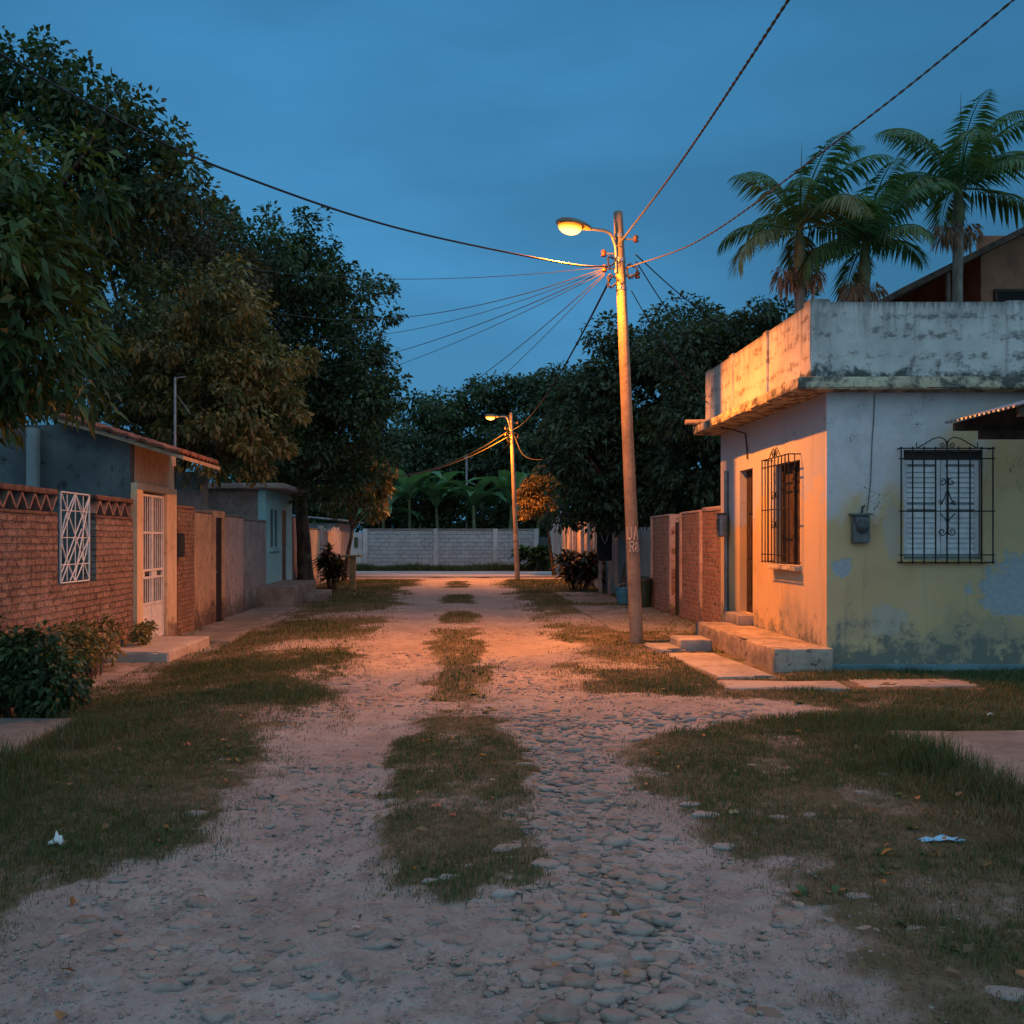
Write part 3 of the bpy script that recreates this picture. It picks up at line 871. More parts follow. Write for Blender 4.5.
tree('broadleaf_tree', 'brownish tinged tree between the corner tree and the big dark tree', 'tree', (-8.0, 25, -.1), (-7.6, 25, 4.0),
     [(-6.9, 24.5, 7.8, 1.7, 1.6, 2.0), (-6.0, 24.5, 6.6, 1.4, 1.4, 1.6), (-8.4, 24.5, 8.0, 1.8, 1.6, 2.0), (-7.4, 24.5, 9.4, 1.1, 1.1, .9)], 460, 44, .15, G_RUST, 6, .22, crad=.45)
tree('broadleaf_tree', 'biggest dark tree leaning over the lane behind the turquoise house', 'tree', (-4.7, 31.2, 0), (-4.8, 30.6, 3.2),
     [(-5.6, 29, 8.7, 2.6, 2.4, 2.4), (-3.9, 29, 7.0, 1.9, 2.1, 2.2), (-3.3, 28.8, 5.2, 1.6, 1.7, 1.7), (-6.8, 28.6, 6.6, 2.2, 2.0, 2.2), (-3.9, 28.5, 3.7, 1.5, 1.5, 1.5), (-5.2, 28.5, 4.6, 1.6, 1.6, 1.7), (-2.6, 29, 6.1, .9, 1.0, 1.2), (-6.6, 29, 9.6, 1.4, 1.4, 1.4)], 1250, 48, .17, G_DARK, 7, .27, crad=.46, nl=16)
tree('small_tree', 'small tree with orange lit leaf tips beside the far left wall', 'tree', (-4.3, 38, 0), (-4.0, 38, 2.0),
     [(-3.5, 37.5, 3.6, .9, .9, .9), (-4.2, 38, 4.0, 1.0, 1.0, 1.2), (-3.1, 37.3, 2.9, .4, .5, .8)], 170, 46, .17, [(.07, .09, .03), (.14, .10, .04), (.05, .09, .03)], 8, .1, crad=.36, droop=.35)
# right side
tree('mango_tree', 'dense round dark tree behind the lamp pole', 'tree', (4.7, 27.6, 0), (4.9, 27.5, 2.2),
     [(5.3, 27, 5.0, 2.2, 2.2, 2.2), (3.8, 27, 3.9, 1.6, 1.8, 1.9), (3.4, 27, 5.0, 1.0, 1.2, 1.1), (6.2, 26.8, 5.8, 1.5, 1.6, 1.6), (4.6, 27, 2.7, 1.9, 1.7, .9), (6.0, 26, 3.2, 1.5, 1.4, 1.2), (4.9, 27, 6.6, 1.2, 1.2, .8)], 1050, 48, .17, G_BLUE, 9, .24, crad=.44)
tree('mango_tree', 'dense dark tree crowning over the far end of the yellow house parapet', 'tree', (7.4, 24.5, 0), (7.2, 24.4, 2.4),
     [(6.9, 24.3, 5.3, 1.9, 1.8, 1.9), (7.8, 24.3, 6.4, 1.2, 1.2, 1.2), (6.2, 24.2, 3.6, 1.4, 1.3, 1.5), (7.6, 24, 4.6, 1.6, 1.5, 1.6), (6.3, 24, 6.2, .9, .9, .8), (8.6, 24, 5.4, 1.2, 1.2, 1.4)], 760, 46, .15, G_BLUE, 10, .22, crad=.38)
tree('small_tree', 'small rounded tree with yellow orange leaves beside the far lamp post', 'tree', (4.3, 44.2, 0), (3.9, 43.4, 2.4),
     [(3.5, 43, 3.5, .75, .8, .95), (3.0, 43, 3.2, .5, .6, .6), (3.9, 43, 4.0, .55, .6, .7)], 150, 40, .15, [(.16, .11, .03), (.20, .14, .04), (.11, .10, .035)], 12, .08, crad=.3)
# trees beyond the end wall
GB = 'trees beyond the end wall'
bt = [('broad dark tree beyond the end wall, just left of the far lamp post', (.9, 64), [(.6, 64, 8.2, 3.4, 3, 3.2), (-1.0, 64, 6.6, 2.4, 2.4, 2.6), (2.2, 63, 6.2, 2.6, 2.4, 2.8), (1.9, 64, 10.2, 2.0, 2.0, 1.5)], G_DARK),
      ('tallest tree beyond the end wall, behind the far lamp post', (5.0, 63), [(5.0, 63, 9.4, 3.2, 3, 2.6), (6.8, 62, 7.6, 3.0, 2.6, 3.2), (3.8, 62, 6.4, 2.4, 2.4, 2.8), (4.4, 63, 11.0, 1.6, 1.6, 1.0)], G_BLUE),
      ('low rounded tree beyond the end wall, beside the big dark tree', (-4.4, 62), [(-4.2, 62, 5.6, 2.6, 2.4, 2.8), (-2.4, 61, 5.0, 2.0, 2.0, 2.3), (-6.2, 61, 5.4, 2.2, 2.0, 2.6), (-3.4, 62, 7.2, 1.4, 1.4, 1.2)], G_BLUE),
      ('bushy tree beyond the end wall, hidden low behind the dense right tree', (9.6, 61), [(9.4, 61, 7.4, 3.0, 2.8, 3.4), (11.6, 60, 6.0, 2.6, 2.4, 3.0), (8.0, 60, 5.0, 2.2, 2.0, 2.6)], G_DARK),
      ('bushy tree beyond the end wall at the far left behind the walls', (-10.5, 60), [(-10.5, 60, 5.5, 3.0, 2.8, 3.0), (-8.5, 59, 4.6, 2.2, 2.0, 2.4), (-13, 60, 6.5, 2.8, 2.6, 3.2)], G_DARK)]
for i, (lab, (bx_, by_), el, cols) in enumerate(bt):
    tree('broadleaf_tree', lab, 'tree', (bx_, by_, 0), (bx_, by_, 4), el, 520, 40, .30, cols, 20 + i, .3, GB, crad=.75, kite=True, wr=.3)
# undergrowth and far woods as masses
(vu, fu, cu), _ = crown_leaves([(x, 57.5 + (i % 3), 2.0 + .8 * (i % 2), 1.6, 1.0, 1.6) for i, x in enumerate(np.arange(-14, 15, 2.0))], 700, 40, .30, G_DARK, 40, .6, kite=True, wr=.25)
tag(np_mesh('undergrowth', vu, fu, LEAF, tint=cu), 'dark tangled undergrowth behind the end wall', 'undergrowth', kind='stuff')
(vu, fu, cu), _ = crown_leaves([(x, 92 + 5 * math.sin(x), 4.0 + 1.5 * math.sin(x * .7), 5.5, 4, 4.8 + 1.2 * math.sin(x * 1.3)) for x in np.arange(-80, 81, 6.5)], 1500, 30, .7, G_BLUE, 41, 1.5, kite=True, wr=.3)
tag(np_mesh('woods', vu, fu, LEAF, tint=cu), 'far dark woods closing the view behind the trees', 'woods', kind='stuff')

# ------------------------------------------------------------------ fallen leaves, broad-leaved weeds in the turf
r_ = np.random.default_rng(77)
n = 900; x = r_.uniform(-4.2, 5.0, n); y = 3.2 + 20 * r_.uniform(0, 1, n) ** 1.4
k = (r_.uniform(0, 1, n) < .25 + .6 * grass_mask(x, y)) & ~in_slabs(x, y); x, y = x[k], y[k]; n = len(x)
c = np.stack([x, y, ground_h(x, y) + .022 + .02 * grass_mask(x, y)], -1); a_ = r_.uniform(0, 6.28, n)
v, f, t_ = leaf_quads(c, np.stack([np.cos(a_), np.sin(a_), r_.normal(0, .25, n)], -1), np.stack([r_.normal(0, .35, n), r_.normal(0, .35, n), np.ones(n)], -1), r_.uniform(.03, .08, n), .28,
                      np.array([.20, .13, .06]) * r_.uniform(.4, 1.3, (n, 1)), .1)
tag(np_mesh('fallen_leaves', v, f, LEAF, tint=t_), 'dry brown leaves scattered over the verges and the dirt', 'fallen leaves', kind='stuff')
n = 900; x = r_.uniform(-4.0, 4.6, n); y = 3.2 + 14 * r_.uniform(0, 1, n) ** 1.3
k = (r_.uniform(0, 1, n) < grass_mask(x, y) * sstep(.4, .6, fbm(x * 1.5, y * 1.5, 45, 3))) & ~in_slabs(x, y); x, y = x[k], y[k]; n = len(x)
q = np.repeat(np.arange(n), 7); a_ = r_.uniform(0, 6.28, len(q)); el = r_.uniform(.15, .9, len(q))
c = np.stack([x[q], y[q], ground_h(x[q], y[q]) + .005], -1)
v, f, t_ = leaf_quads(c, np.stack([np.cos(a_) * np.cos(el), np.sin(a_) * np.cos(el), np.sin(el)], -1), np.stack([-np.cos(a_) * np.sin(el), -np.sin(a_) * np.sin(el), np.cos(el)], -1), r_.uniform(.04, .10, len(q)), .24,
                      np.array([.045, .085, .026]) * r_.uniform(.6, 1.5, (len(q), 1)), .35)
tag(np_mesh('weeds', v, f, LEAF, tint=t_), 'low broad-leaved weeds growing through the verges', 'weeds', kind='stuff')

# ------------------------------------------------------------------ shrubs and plants
def shrub(name, label, cat, base, ells, nclump, per, L, cols, seed, crad=.18, wr=.28, droop=.2, group=None):
    t = thing(name, label, cat, base, group)
    ells = [(*e[:3], e[3] * .8, e[4] * .8, e[5] * .8) for e in ells]
    (v, f, c), cc = crown_leaves(ells, nclump, per, L, cols, seed, crad * .85, .35, False, wr, droop, lobes=False)
    np_mesh('foliage', v, f, LEAF, t, tint=c)
    mb = MB()
    for p in cc[::max(1, len(cc) // 26)]:
        p = Vector(p); b = Vector(base)
        b2 = Vector((b.x + (p.x - b.x) * .35, b.y + (p.y - b.y) * .35, b.z - .02))
        mb.tube([b2, b2.lerp(p, .5) + Vector((0, 0, .08)), p], [.012, .009, .004], 5)
    mb.build('stems', BARK, t)
    return t


shrub('shrub', 'leafy dark green shrub against the lattice brick wall at left edge', 'shrub', (-4.0, 9.2, -.05),
      [(-4.3, 9.2, .40, .5, .4, .5), (-3.72, 9.1, .32, .46, .38, .42), (-4.55, 9.5, .55, .35, .35, .4), (-3.95, 9.2, .52, .36, .3, .34)], 190, 42, .085, G_DARK, 50, .16)
shrub('weed', 'straggly weeds at the wall foot between shrub and white gate', 'weed', (-4.45, 12.3, -.1),
      [(-4.55, 12.0, .35, .3, .5, .45), (-4.6, 13.1, .3, .25, .5, .5), (-4.5, 11.0, .35, .3, .5, .4)], 80, 26, .075, G_OLIVE, 51, .16)
shrub('weed', 'thin weeds beside the step under the white gate', 'weed', (-4.65, 15.0, -.1), [(-4.6, 14.6, .2, .15, .5, .35), (-4.7, 15.2, .25, .12, .25, .35)], 22, 20, .07, G_OLIVE, 52, .12)


def spiky(name, label, base, n, L, H, cols, seed, cat='plant', spread=.35):
    """croton-like plant: long strap leaves in rosettes on several stems"""
    r = np.random.default_rng(seed); t = thing(name, label, cat, base)
    c, ax, nr, Ls, tn = [], [], [], [], []
    mb = MB(); cc = np.array(cols)
    for k in range(n):
        a = r.uniform(0, 2 * PI); d = spread * math.sqrt(r.uniform(0, 1)); top = Vector((base[0] + d * math.cos(a), base[1] + d * math.sin(a), base[2] + H * r.uniform(.35, 1)))
        b0 = Vector((base[0] + d * .4 * math.cos(a), base[1] + d * .4 * math.sin(a), base[2] - .03))
        mb.tube([b0, b0.lerp(top, .5), top], [.016, .012, .008], 5)
        for q in range(26):
            aa = r.uniform(0, 2 * PI); el = r.uniform(-.3, 1.1)
            c.append(tuple(top + Vector((0, 0, -r.uniform(0, .3) * H * .4)))); ax.append((math.cos(aa) * math.cos(el), math.sin(aa) * math.cos(el), math.sin(el)))
            nr.append((-math.cos(aa) * math.sin(el), -math.sin(aa) * math.sin(el), math.cos(el))); Ls.append(L * r.uniform(.6, 1.2)); tn.append(cc[r.integers(len(cc))] * r.uniform(.7, 1.3))
    v, f, cl_ = leaf_quads(np.array(c), np.array(ax), np.array(nr), np.array(Ls), .13, np.array(tn), .35)
    np_mesh('foliage', v, f, LEAF, t, tint=cl_); mb.build('stems', BARK, t)
    return t


G_CRO = [(.03, .045, .018), (.05, .05, .02), (.09, .03, .025), (.10, .07, .03)]
spiky('croton_plant', 'bushy croton with reddish strap leaves on the right before the fence', (3.85, 31.5, .0), 26, .5, 1.25, G_CRO, 60, spread=.65)
spiky('croton_plant', 'upright croton with reddish strap leaves on the left by a post', (-4.0, 32.0, .0), 22, .45, 1.35, G_CRO, 61, spread=.42)
spiky('leafy_plant', 'dark leafy plant at the right end of the end wall', (3.9, 50.8, 0), 18, .75, 1.3, G_DARK, 62, spread=.75)


def banana(loc, H, seed, label):
    rd = random.Random(seed); t = thing('banana_plant', label, 'banana plant', loc, 'banana plants behind the end wall')
    b = Vector(loc); mb = MB(); top = b + Vector((rd.uniform(-.2, .2), 0, H * .55))
    mb.tube([b, b.lerp(top, .5), top], [.14, .12, .07], 8); mb.build('stem', m_ban, t, smooth=60)
    for k in range(10):
        a = 2 * PI * k / 10 + rd.uniform(-.4, .4); L = H * rd.uniform(.42, .6); el = rd.uniform(.45, 1.4)
        N = 9; P = []; W_ = L * .115
        dirv = Vector((math.cos(a), math.sin(a), 0)); sd = Vector((-math.sin(a), math.cos(a), 0))
        pos = top.copy(); e_ = el
        rows = []
        for i in range(N + 1):
            s = i / N
            w = W_ * (math.sin(PI * min(1, s * .92 + .10)) ** .6) * (0.15 if i == 0 else 1) * (0.2 if i == N else 1)
            nrm = Vector((0, 0, 1)) * math.cos(e_) - dirv * math.sin(e_)
            rag = 1 + .25 * rd.uniform(-1, 1)
            rows.append((pos - sd * w * rag + nrm * w * .3, pos.copy(), pos + sd * w * rag + nrm * w * .3))
            pos += (dirv * math.cos(e_) + Vector((0, 0, math.sin(e_)))) * L / N; e_ -= rd.uniform(.13, .24)
        vs = np.array([tuple(p) for row in rows for p in row]); fs = []
        for i in range(N):
            for j in range(2): fs.append((i * 3 + j, i * 3 + j + 1, i * 3 + j + 4, i * 3 + j + 3))
        cc = np.array([.065, .165, .075]) * rd.uniform(.7, 1.5)
        np_mesh('leaf', vs, np.array(fs), LEAF, t, tint=np.tile(cc, (len(vs), 1)), smooth=True)
    return t


m_ban = m_plain('banana_stem', (.09, .11, .05), .6, 0, .3)
for i, (x, H, lab) in enumerate(((-4.2, 5.2, 'small banana plant leftmost behind the end wall'), (-2.6, 7.0, 'big-leaved banana plant left of the thin bare mast'), (-1.0, 6.2, 'banana plant directly left under the thin bare mast'),
                                 (1.0, 6.4, 'banana plant right of the thin bare mast'), (2.9, 6.4, 'banana plant just left of the far lamp post foot'), (4.6, 5.6, 'banana plant rightmost behind the orange leaved tree'))):
    banana((x, 55.2 + (i % 3) * .7, 0), H, 70 + i, lab)


# ------------------------------------------------------------------ palms
def frond(top, a, el, L, rd, dry=0.0):
    d = Vector((math.cos(a), math.sin(a), 0)); sd = Vector((-math.sin(a), math.cos(a), 0))
    N = 26; pts = []; p = top.copy(); e_ = el
    for i in range(N + 1):
        pts.append((p.copy(), e_)); s = i / N
        p = p + (d * math.cos(e_) + Vector((0, 0, math.sin(e_)))) * L / N
        e_ -= (.012 + .085 * s * s + .03 * s) * (1.0 + .3 * math.cos(el))
    V_, F_, C_ = [], [], []
    # rachis
    mbt = MB(); mbt.tube([q[0] for q in pts], [.022 * (1 - i / (N + 2)) + .004 for i in range(N + 1)], 5)
    rv = np.array(mbt.v); rf = []
    for f in mbt.f:
        for k in range(1, len(f) - 1): rf.append((f[0], f[k], f[k + 1]))
    c, ax, nr, Ls = [], [], [], []
    for i in range(3, N + 1):
        s = i / N; q, ee = pts[i]
        tang = d * math.cos(ee) + Vector((0, 0, math.sin(ee)))
        nm = -d * math.sin(ee) + Vector((0, 0, math.cos(ee)))
        for sg in (-1, 1):
            for h in (0, .5):
                qq = q + tang * (h * L / N)
                v = sd * sg * 1.0 + tang * (.45 + .5 * s) + nm * .28 + Vector((rd.uniform(-.1, .1), rd.uniform(-.1, .1), -.55 + rd.uniform(-.25, .1)))
                c.append(tuple(qq)); ax.append(tuple(v)); nr.append(tuple(nm + sd * sg * .4)); Ls.append(L * .30 * (math.sin(PI * min(1, .16 + s * .8)) ** .7) * rd.uniform(.8, 1.1))
    g = np.array([.050, .125, .042]) * (1 - dry) + np.array([.22, .12, .05]) * dry
    tn = np.tile(g, (len(c), 1)) * np.array([[rd.uniform(.65, 1.4)] for _ in c])
    v, f, t = leaf_quads(np.array(c), np.array(ax), np.array(nr), np.array(Ls), .05, tn, .42)
    return np.concatenate([rv, v]), np.concatenate([np.array(rf), f + len(rv)]), np.concatenate([np.tile(g * 1.2, (len(rv), 1)), t])


CROWNSHAFT = m_plain('crownshaft', (.085, .085, .035), .6, 0, .35, 6)
def palm(x, y, ztop, L, seed, label, nf=15, spear=True):
    rd = random.Random(seed); t = thing('palm_tree', label, 'palm', (x, y, 0), 'palms behind the yellow house')
    mb = MB(); pts = []; rs = []
    H = ztop - .75
    for i in range(15):
        s = i / 14; pts.append((x + .06 * math.sin(s * 3 + seed), y, H * s)); rs.append(.15 - .055 * s + (.004 if i % 2 else -.003))
    mb.tube(pts, rs, 12); mb.build('trunk', PALMBARK, t, smooth=50)
    tp = Vector((pts[-1][0], y, H))
    mb = MB(); mb.tube([tp, tp + Vector((0, 0, .25)), tp + Vector((0, 0, .6)), tp + Vector((0, 0, .85))], [.098, .12, .09, .04], 10); mb.build('crownshaft', CROWNSHAFT, t, smooth=60)
    top = tp + Vector((0, 0, .75))
    for k in range(nf):
        a = 2.4 * k + rd.uniform(-.2, .2); el = [1.3, 1.0, .7, .38, .05][k * 5 // nf] + rd.uniform(-.12, .12)
        v, f, c = frond(top, a, el, L * rd.uniform(.85, 1.1), rd, (.35 if seed == 1 else .15) if k > nf - 4 else rd.uniform(0, .06))
        np_mesh('frond', v, f, LEAF, t, tint=c)
    if spear:
        mb = MB(); mb.tube([top, top + Vector((.03, 0, L * .45)), top + Vector((.05, 0, L * .85))], [.025, .016, .003], 6); mb.build('spear', CROWNSHAFT, t)
    # hanging old flower sprays
    mb = MB()
    V_, F_, C_ = [], [], []; b = 0
    r = np.random.default_rng(seed)
    for k in range(2):
        a = rd.uniform(2.2, 4.2) if k == 0 else rd.uniform(-.5, .8)
        n = 260; c0 = np.array([tp.x, tp.y, tp.z - .02]) + np.array([math.cos(a) * .22, math.sin(a) * .22, -.12])
        c = c0 + np.clip(r.normal(0, 1, (n, 3)), -1.6, 1.6) * np.array([.12, .12, .12]); ax = (c - c0) + np.array([0, 0, -.15]); nr = r.normal(0, 1, (n, 3))
        ax[:, 2] -= .1
        v, f, cl_ = leaf_kite(c, ax, nr, r.uniform(.08, .2, n), .10, np.tile([.30, .16, .09], (n, 1)) * r.uniform(.6, 1.3, (n, 1)), .5)
        np_mesh('flower_spray', v, f, LEAF, t, tint=cl_)
    return t


palm(6.62, 19.2, 7.55, 2.0, 1, 'leftmost of three palms, its lower fronds lit orange by the lamp', 13)
palm(8.05, 19.6, 7.35, 1.9, 2, 'middle and lowest of three palms behind the pale parapet', 13)
palm(10.3, 20.5, 8.8, 2.35, 3, 'rightmost and tallest palm, in front of the brown upper house', 14)

# ------------------------------------------------------------------ yellow corner house
HX, HY = 4.51, 12.2      # street facade plane, front facade plane
def m_house():
    t = NT('peeling_yellow_paint'); v = t.obj(); s = t.sep(v)
    n1 = t.noise(v, 1.1, 6, .62); n2 = t.noise(v, 4.5, 6, .65); n3 = t.noise(v, 16, 5, .65); fine = t.noise(v, 70, 3)
    yel = t.mix(t.ss(n1, .4, .65), (.49, .36, .19), (.43, .31, .155))
    yel = t.mix(t.ss(n2, .5, .72, 0, .4), yel, (.47, .41, .29))
    pale = t.mix(t.ss(n2, .4, .65), (.54, .53, .53), (.46, .455, .455))
    # old limewash showing over the upper left of the front, and along the street side near the corner
    lim = t.math('ADD', s[2], t.math('MULTIPLY', s[0], -.55))
    lim = t.math('ADD', lim, t.math('MULTIPLY', t.math('SUBTRACT', n1, .5), 2.6))
    lim = t.math('ADD', lim, t.math('MULTIPLY', t.math('SUBTRACT', n2, .5), .8))
    fr = t.math('MULTIPLY', t.ss(lim, 1.55, 2.35), t.ss(n3, .15, .5, .75, 1.0))
    side = t.ss(t.math('ADD', t.math('MULTIPLY', s[1], -1.0), t.math('MULTIPLY', t.math('SUBTRACT', n1, .5), 3.0)), -2.6, -.6, 0, .35)
    isfront = t.ss(s[1], .05, .02)
    lm = t.math('ADD', t.math('MULTIPLY', fr, isfront), t.math('MULTIPLY', t.math('MAXIMUM', side, t.ss(lim, 1.9, 2.2)), t.math('SUBTRACT', 1.0, isfront)), clamp=True)
    c = t.mix(lm, yel, t.mix(isfront, (.36, .37, .39), pale))  # street-side limewash toned darker to hold down the lamp's brightness there
    # bare grey-blue render where the paint has fallen off
    def blob(cx, cz, rx, rz, thr=.9):
        dx = t.math('DIVIDE', t.math('SUBTRACT', s[0], cx), rx); dz = t.math('DIVIDE', t.math('SUBTRACT', s[2], cz), rz)
        d = t.math('SQRT', t.math('ADD', t.math('MULTIPLY', dx, dx), t.math('MULTIPLY', dz, dz)))
        d = t.math('ADD', d, t.math('MULTIPLY', t.math('SUBTRACT', n2, .5), 2.2))
        d = t.math('ADD', d, t.math('MULTIPLY', t.math('SUBTRACT', n3, .5), .9))
        return t.math('MULTIPLY', t.ss(d, thr + .25, thr - .05), isfront)
    bare = t.math('MAXIMUM', blob(.20, 1.26, .13, .12, .9), t.math('MAXIMUM', blob(2.35, 1.02, .5, .36), t.math('MULTIPLY', blob(.75, .62, .3, .25, .7), .5)))
    bare = t.math('MAXIMUM', bare, t.math('MULTIPLY', blob(.80, 1.75, .16, .42, .6), .45))
    c = t.mix(t.math('MULTIPLY', bare, .85), c, t.mix(t.ss(n3, .4, .6), (.23, .31, .37), (.30, .36, .38)))
    # mould with a ragged edge near the foot
    mo = t.math('ADD', t.math('MULTIPLY', s[2], -1.0), t.math('ADD', t.math('MULTIPLY', n2, 1.9), t.math('MULTIPLY', n3, .9)))
    c = t.mix(t.ss(mo, .92, 1.25, 0, .85), c, (.055, .065, .055))
    mo2 = t.math('ADD', t.math('MULTIPLY', s[2], -1.0), t.math('ADD', t.math('MULTIPLY', n1, 2.6), t.math('MULTIPLY', n2, .8)))
    c = t.mix(t.ss(mo2, 1.0, 1.5, 0, .45), c, (.20, .22, .19))
    # run marks
    st = t.noise(t.map(v, (7, 7, .5)), 1.0, 5, .7)
    c = t.mix(t.ss(st, .56, .75, 0, .4), c, (.16, .15, .13))
    # fine crack lines
    cr = t.n('ShaderNodeTexVoronoi', {'Vector': t.map(t.n('ShaderNodeVectorMath', {0: v, 1: t.noise(v, 3, 3, .6, 0, True)}, operation='ADD').outputs[0], (1.0, 1.0, .45)), 'Scale': 1.3}, feature='DISTANCE_TO_EDGE').outputs[0]
    c = t.mix(t.math('MULTIPLY', t.ss(cr, .006, .001), t.ss(n1, .5, .6)), c, (.10, .09, .08))
    h = t.math('ADD', t.math('MULTIPLY', n2, .5), t.math('ADD', t.math('MULTIPLY', fine, .25), t.math('ADD', t.math('MULTIPLY', n3, .4), t.math('MULTIPLY', bare, -1.0))))
    return t.done(c, .88, t.bump(h, .35, .02), 0, .25)


def m_parapet():
    t = NT('mouldy_whitewash'); v = t.obj(); s = t.sep(v)
    n1 = t.noise(v, 1.4, 6, .65); n2 = t.noise(v, 6, 6, .7)
    st = t.noise(t.map(v, (9, 9, .9)), 1.0, 6, .7); st2 = t.noise(t.map(v, (24, 24, 2.0), (3, 1, 2)), 1.0, 4, .7)
    fine = t.noise(v, 60, 3)
    # faint block courses telegraphing through the wash
    c = t.mix(t.ss(n1, .4, .65), (.50, .48, .44), (.38, .365, .34))
    zt = t.math('SUBTRACT', s[2], 3.52)      # height above the slab
    drip = t.math('ADD', t.math('MULTIPLY', st, 1.4), t.math('MULTIPLY', zt, .55))
    c = t.mix(t.ss(drip, .95, 1.40, 0, .55), c, (.085, .08, .075))
    nb = t.noise(t.map(v, (1, 1, 1.6), (2, 5, 1)), 9, 5, .75); nl = t.noise(v, 2.4, 4, .6)
    rw_ = t.math('SINE', t.math('MULTIPLY', zt, 2 * PI / .235))
    bl = t.math('ADD', t.math('ADD', nb, t.math('MULTIPLY', nl, .7)), t.math('MULTIPLY', rw_, .10))
    c = t.mix(t.ss(bl, .90, 1.08, 0, .8), c, (.10, .095, .09))
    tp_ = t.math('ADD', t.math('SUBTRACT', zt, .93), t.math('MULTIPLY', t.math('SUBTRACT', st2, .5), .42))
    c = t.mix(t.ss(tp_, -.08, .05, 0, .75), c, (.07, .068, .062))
    row = t.n('ShaderNodeTexWave', {'Vector': t.map(v, (0, 0, 1.0)), 'Scale': .8, 'Distortion': 0.0}, bands_direction='Z').outputs[1]
    c = t.mix(t.math('MULTIPLY', t.ss(n2, .52, .66), t.ss(row, .4, .9, .1, .8)), c, (.10, .095, .09))
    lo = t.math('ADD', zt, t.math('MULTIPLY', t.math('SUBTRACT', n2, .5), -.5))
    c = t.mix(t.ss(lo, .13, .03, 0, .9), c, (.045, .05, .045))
    h = t.math('ADD', n2, t.math('MULTIPLY', fine, .4))
    return t.done(c, .92, t.bump(h, .5, .02), 0, .15)


def m_slabedge():
    t = NT('stained_slab'); v = t.obj(); s = t.sep(v)
    n2 = t.noise(v, 5, 6, .7); n3 = t.noise(v, 22, 4, .7)
    c = t.mix(t.ss(n2, .4, .6), (.46, .40, .27), (.40, .37, .30))
    c = t.mix(t.ss(t.math('ADD', n2, t.math('MULTIPLY', n3, .4)),   .58, .80, 0, .9), c, (.045, .048, .04))
    return t.done(c, .9, t.bump(t.math('ADD', n2, n3), .4, .02), 0, .2)


HOUSE = m_house(); PARAP = m_parapet(); SLABM = m_slabedge()
house = thing('corner_house', 'peeling yellow flat-roofed corner house with white stained parapet', 'house', (HX, HY, 0))
mb = MB()
DW = (15.25, 15.95, .46, 2.70); WW = (13.15, 14.15, 1.26, 2.66); FW = (5.45, 6.42, 1.36, 2.70)
mb.wall('x', HX, HX + .2, HY + .2, 17.1, 0, 3.42, [DW, WW])
mb.wall('y', HY, HY + .2, HX, 9.6, 0, 3.42, [FW])
mb.wall('x', 9.4, 9.6, HY + .2, 17.1, 0, 3.42)
mb.wall('y', 16.9, 17.1, HX + .2, 9.4, 0, 3.42)
mb.build('wall', HOUSE, house)
mb = MB(); mb.rbox(4.06, 9.9, 11.88, 17.22, 3.40, 3.545, .25, .006, 2.5, 1.0, .012); mb.build('roof_slab', SLABM, house, smooth=40)
mb = MB()      # parapet panels and piers
mb.wall('y', 11.99, 12.11, 4.25, 9.6, 3.54, 4.455); mb.wall('x', 4.262, 4.38, 12.11, 17.07, 3.54, 4.455)
mb.wall('x', 9.48, 9.6, 12.11, 17.07, 3.54, 4.455); mb.wall('y', 16.95, 17.07, 4.38, 9.48, 3.54, 4.455)
pp = mb.build('parapet', PARAP, house)
mb = MB()
PB = lambda: (globals()['mb'].build('pier', PARAP, pp, smooth=40), globals().__setitem__('mb', MB()))
for y in (13.67, 15.38, 16.86): mb.rbox(4.235, 4.40, y, y + .2, 3.53, 4.475, .2, .006, 3, y, .01); PB()
mb.rbox(4.23, 4.47, 11.965, 12.2, 3.53, 4.49, .2, .006, 3, 2, .01); PB()
for x in (6.58, 8.5): mb.rbox(x, x + .22, 11.965, 12.13, 3.53, 4.47, .2, .006, 3, x, .01); PB()
mb = MB(); mb.rbox(4.25, 9.6, 12.155, 12.20, 0, .09, .2, .006, 3, 0, .008); mb.build('plinth', m_plaster('teal_plinth', (.13, .22, .24), (.10, .17, .18), (.06, .07, .06), .5, .2, 3, .3), house, smooth=40)
# porch
mb = MB(); mb.rbox(3.79, HX - .003, 11.95, 15.9, -.1, .30, .12, .012, 2.2, 7, .016); porch = mb.build('porch', PORCHM, house, smooth=40)
mb = MB(); mb.rbox(4.28, HX + .05, 15.2, 16.0, .29, .455, .12, .006, 3, 8, .01); mb.build('threshold', CONCRETE, house, smooth=40)
# door
mb = MB(); mb.wall('x', HX + .11, HX + .15, 15.25, 15.95, .46, 2.70); dr = mb.build('door', DARKWOOD, house)
mb = MB()
for za, zb in ((.62, 1.2), (1.32, 1.9), (2.02, 2.58)):
    mb.box(HX + .095, HX + .112, 15.36, 15.56, za, zb); mb.box(HX + .095, HX + .112, 15.64, 15.84, za, zb)
mb.build('door_panel', DARKWOOD, dr)
mb = MB(); mb.tube([(HX + .10, 15.33, 1.5), (HX + .05, 15.33, 1.5)], .02, 8); mb.build('handle', GALV, dr)
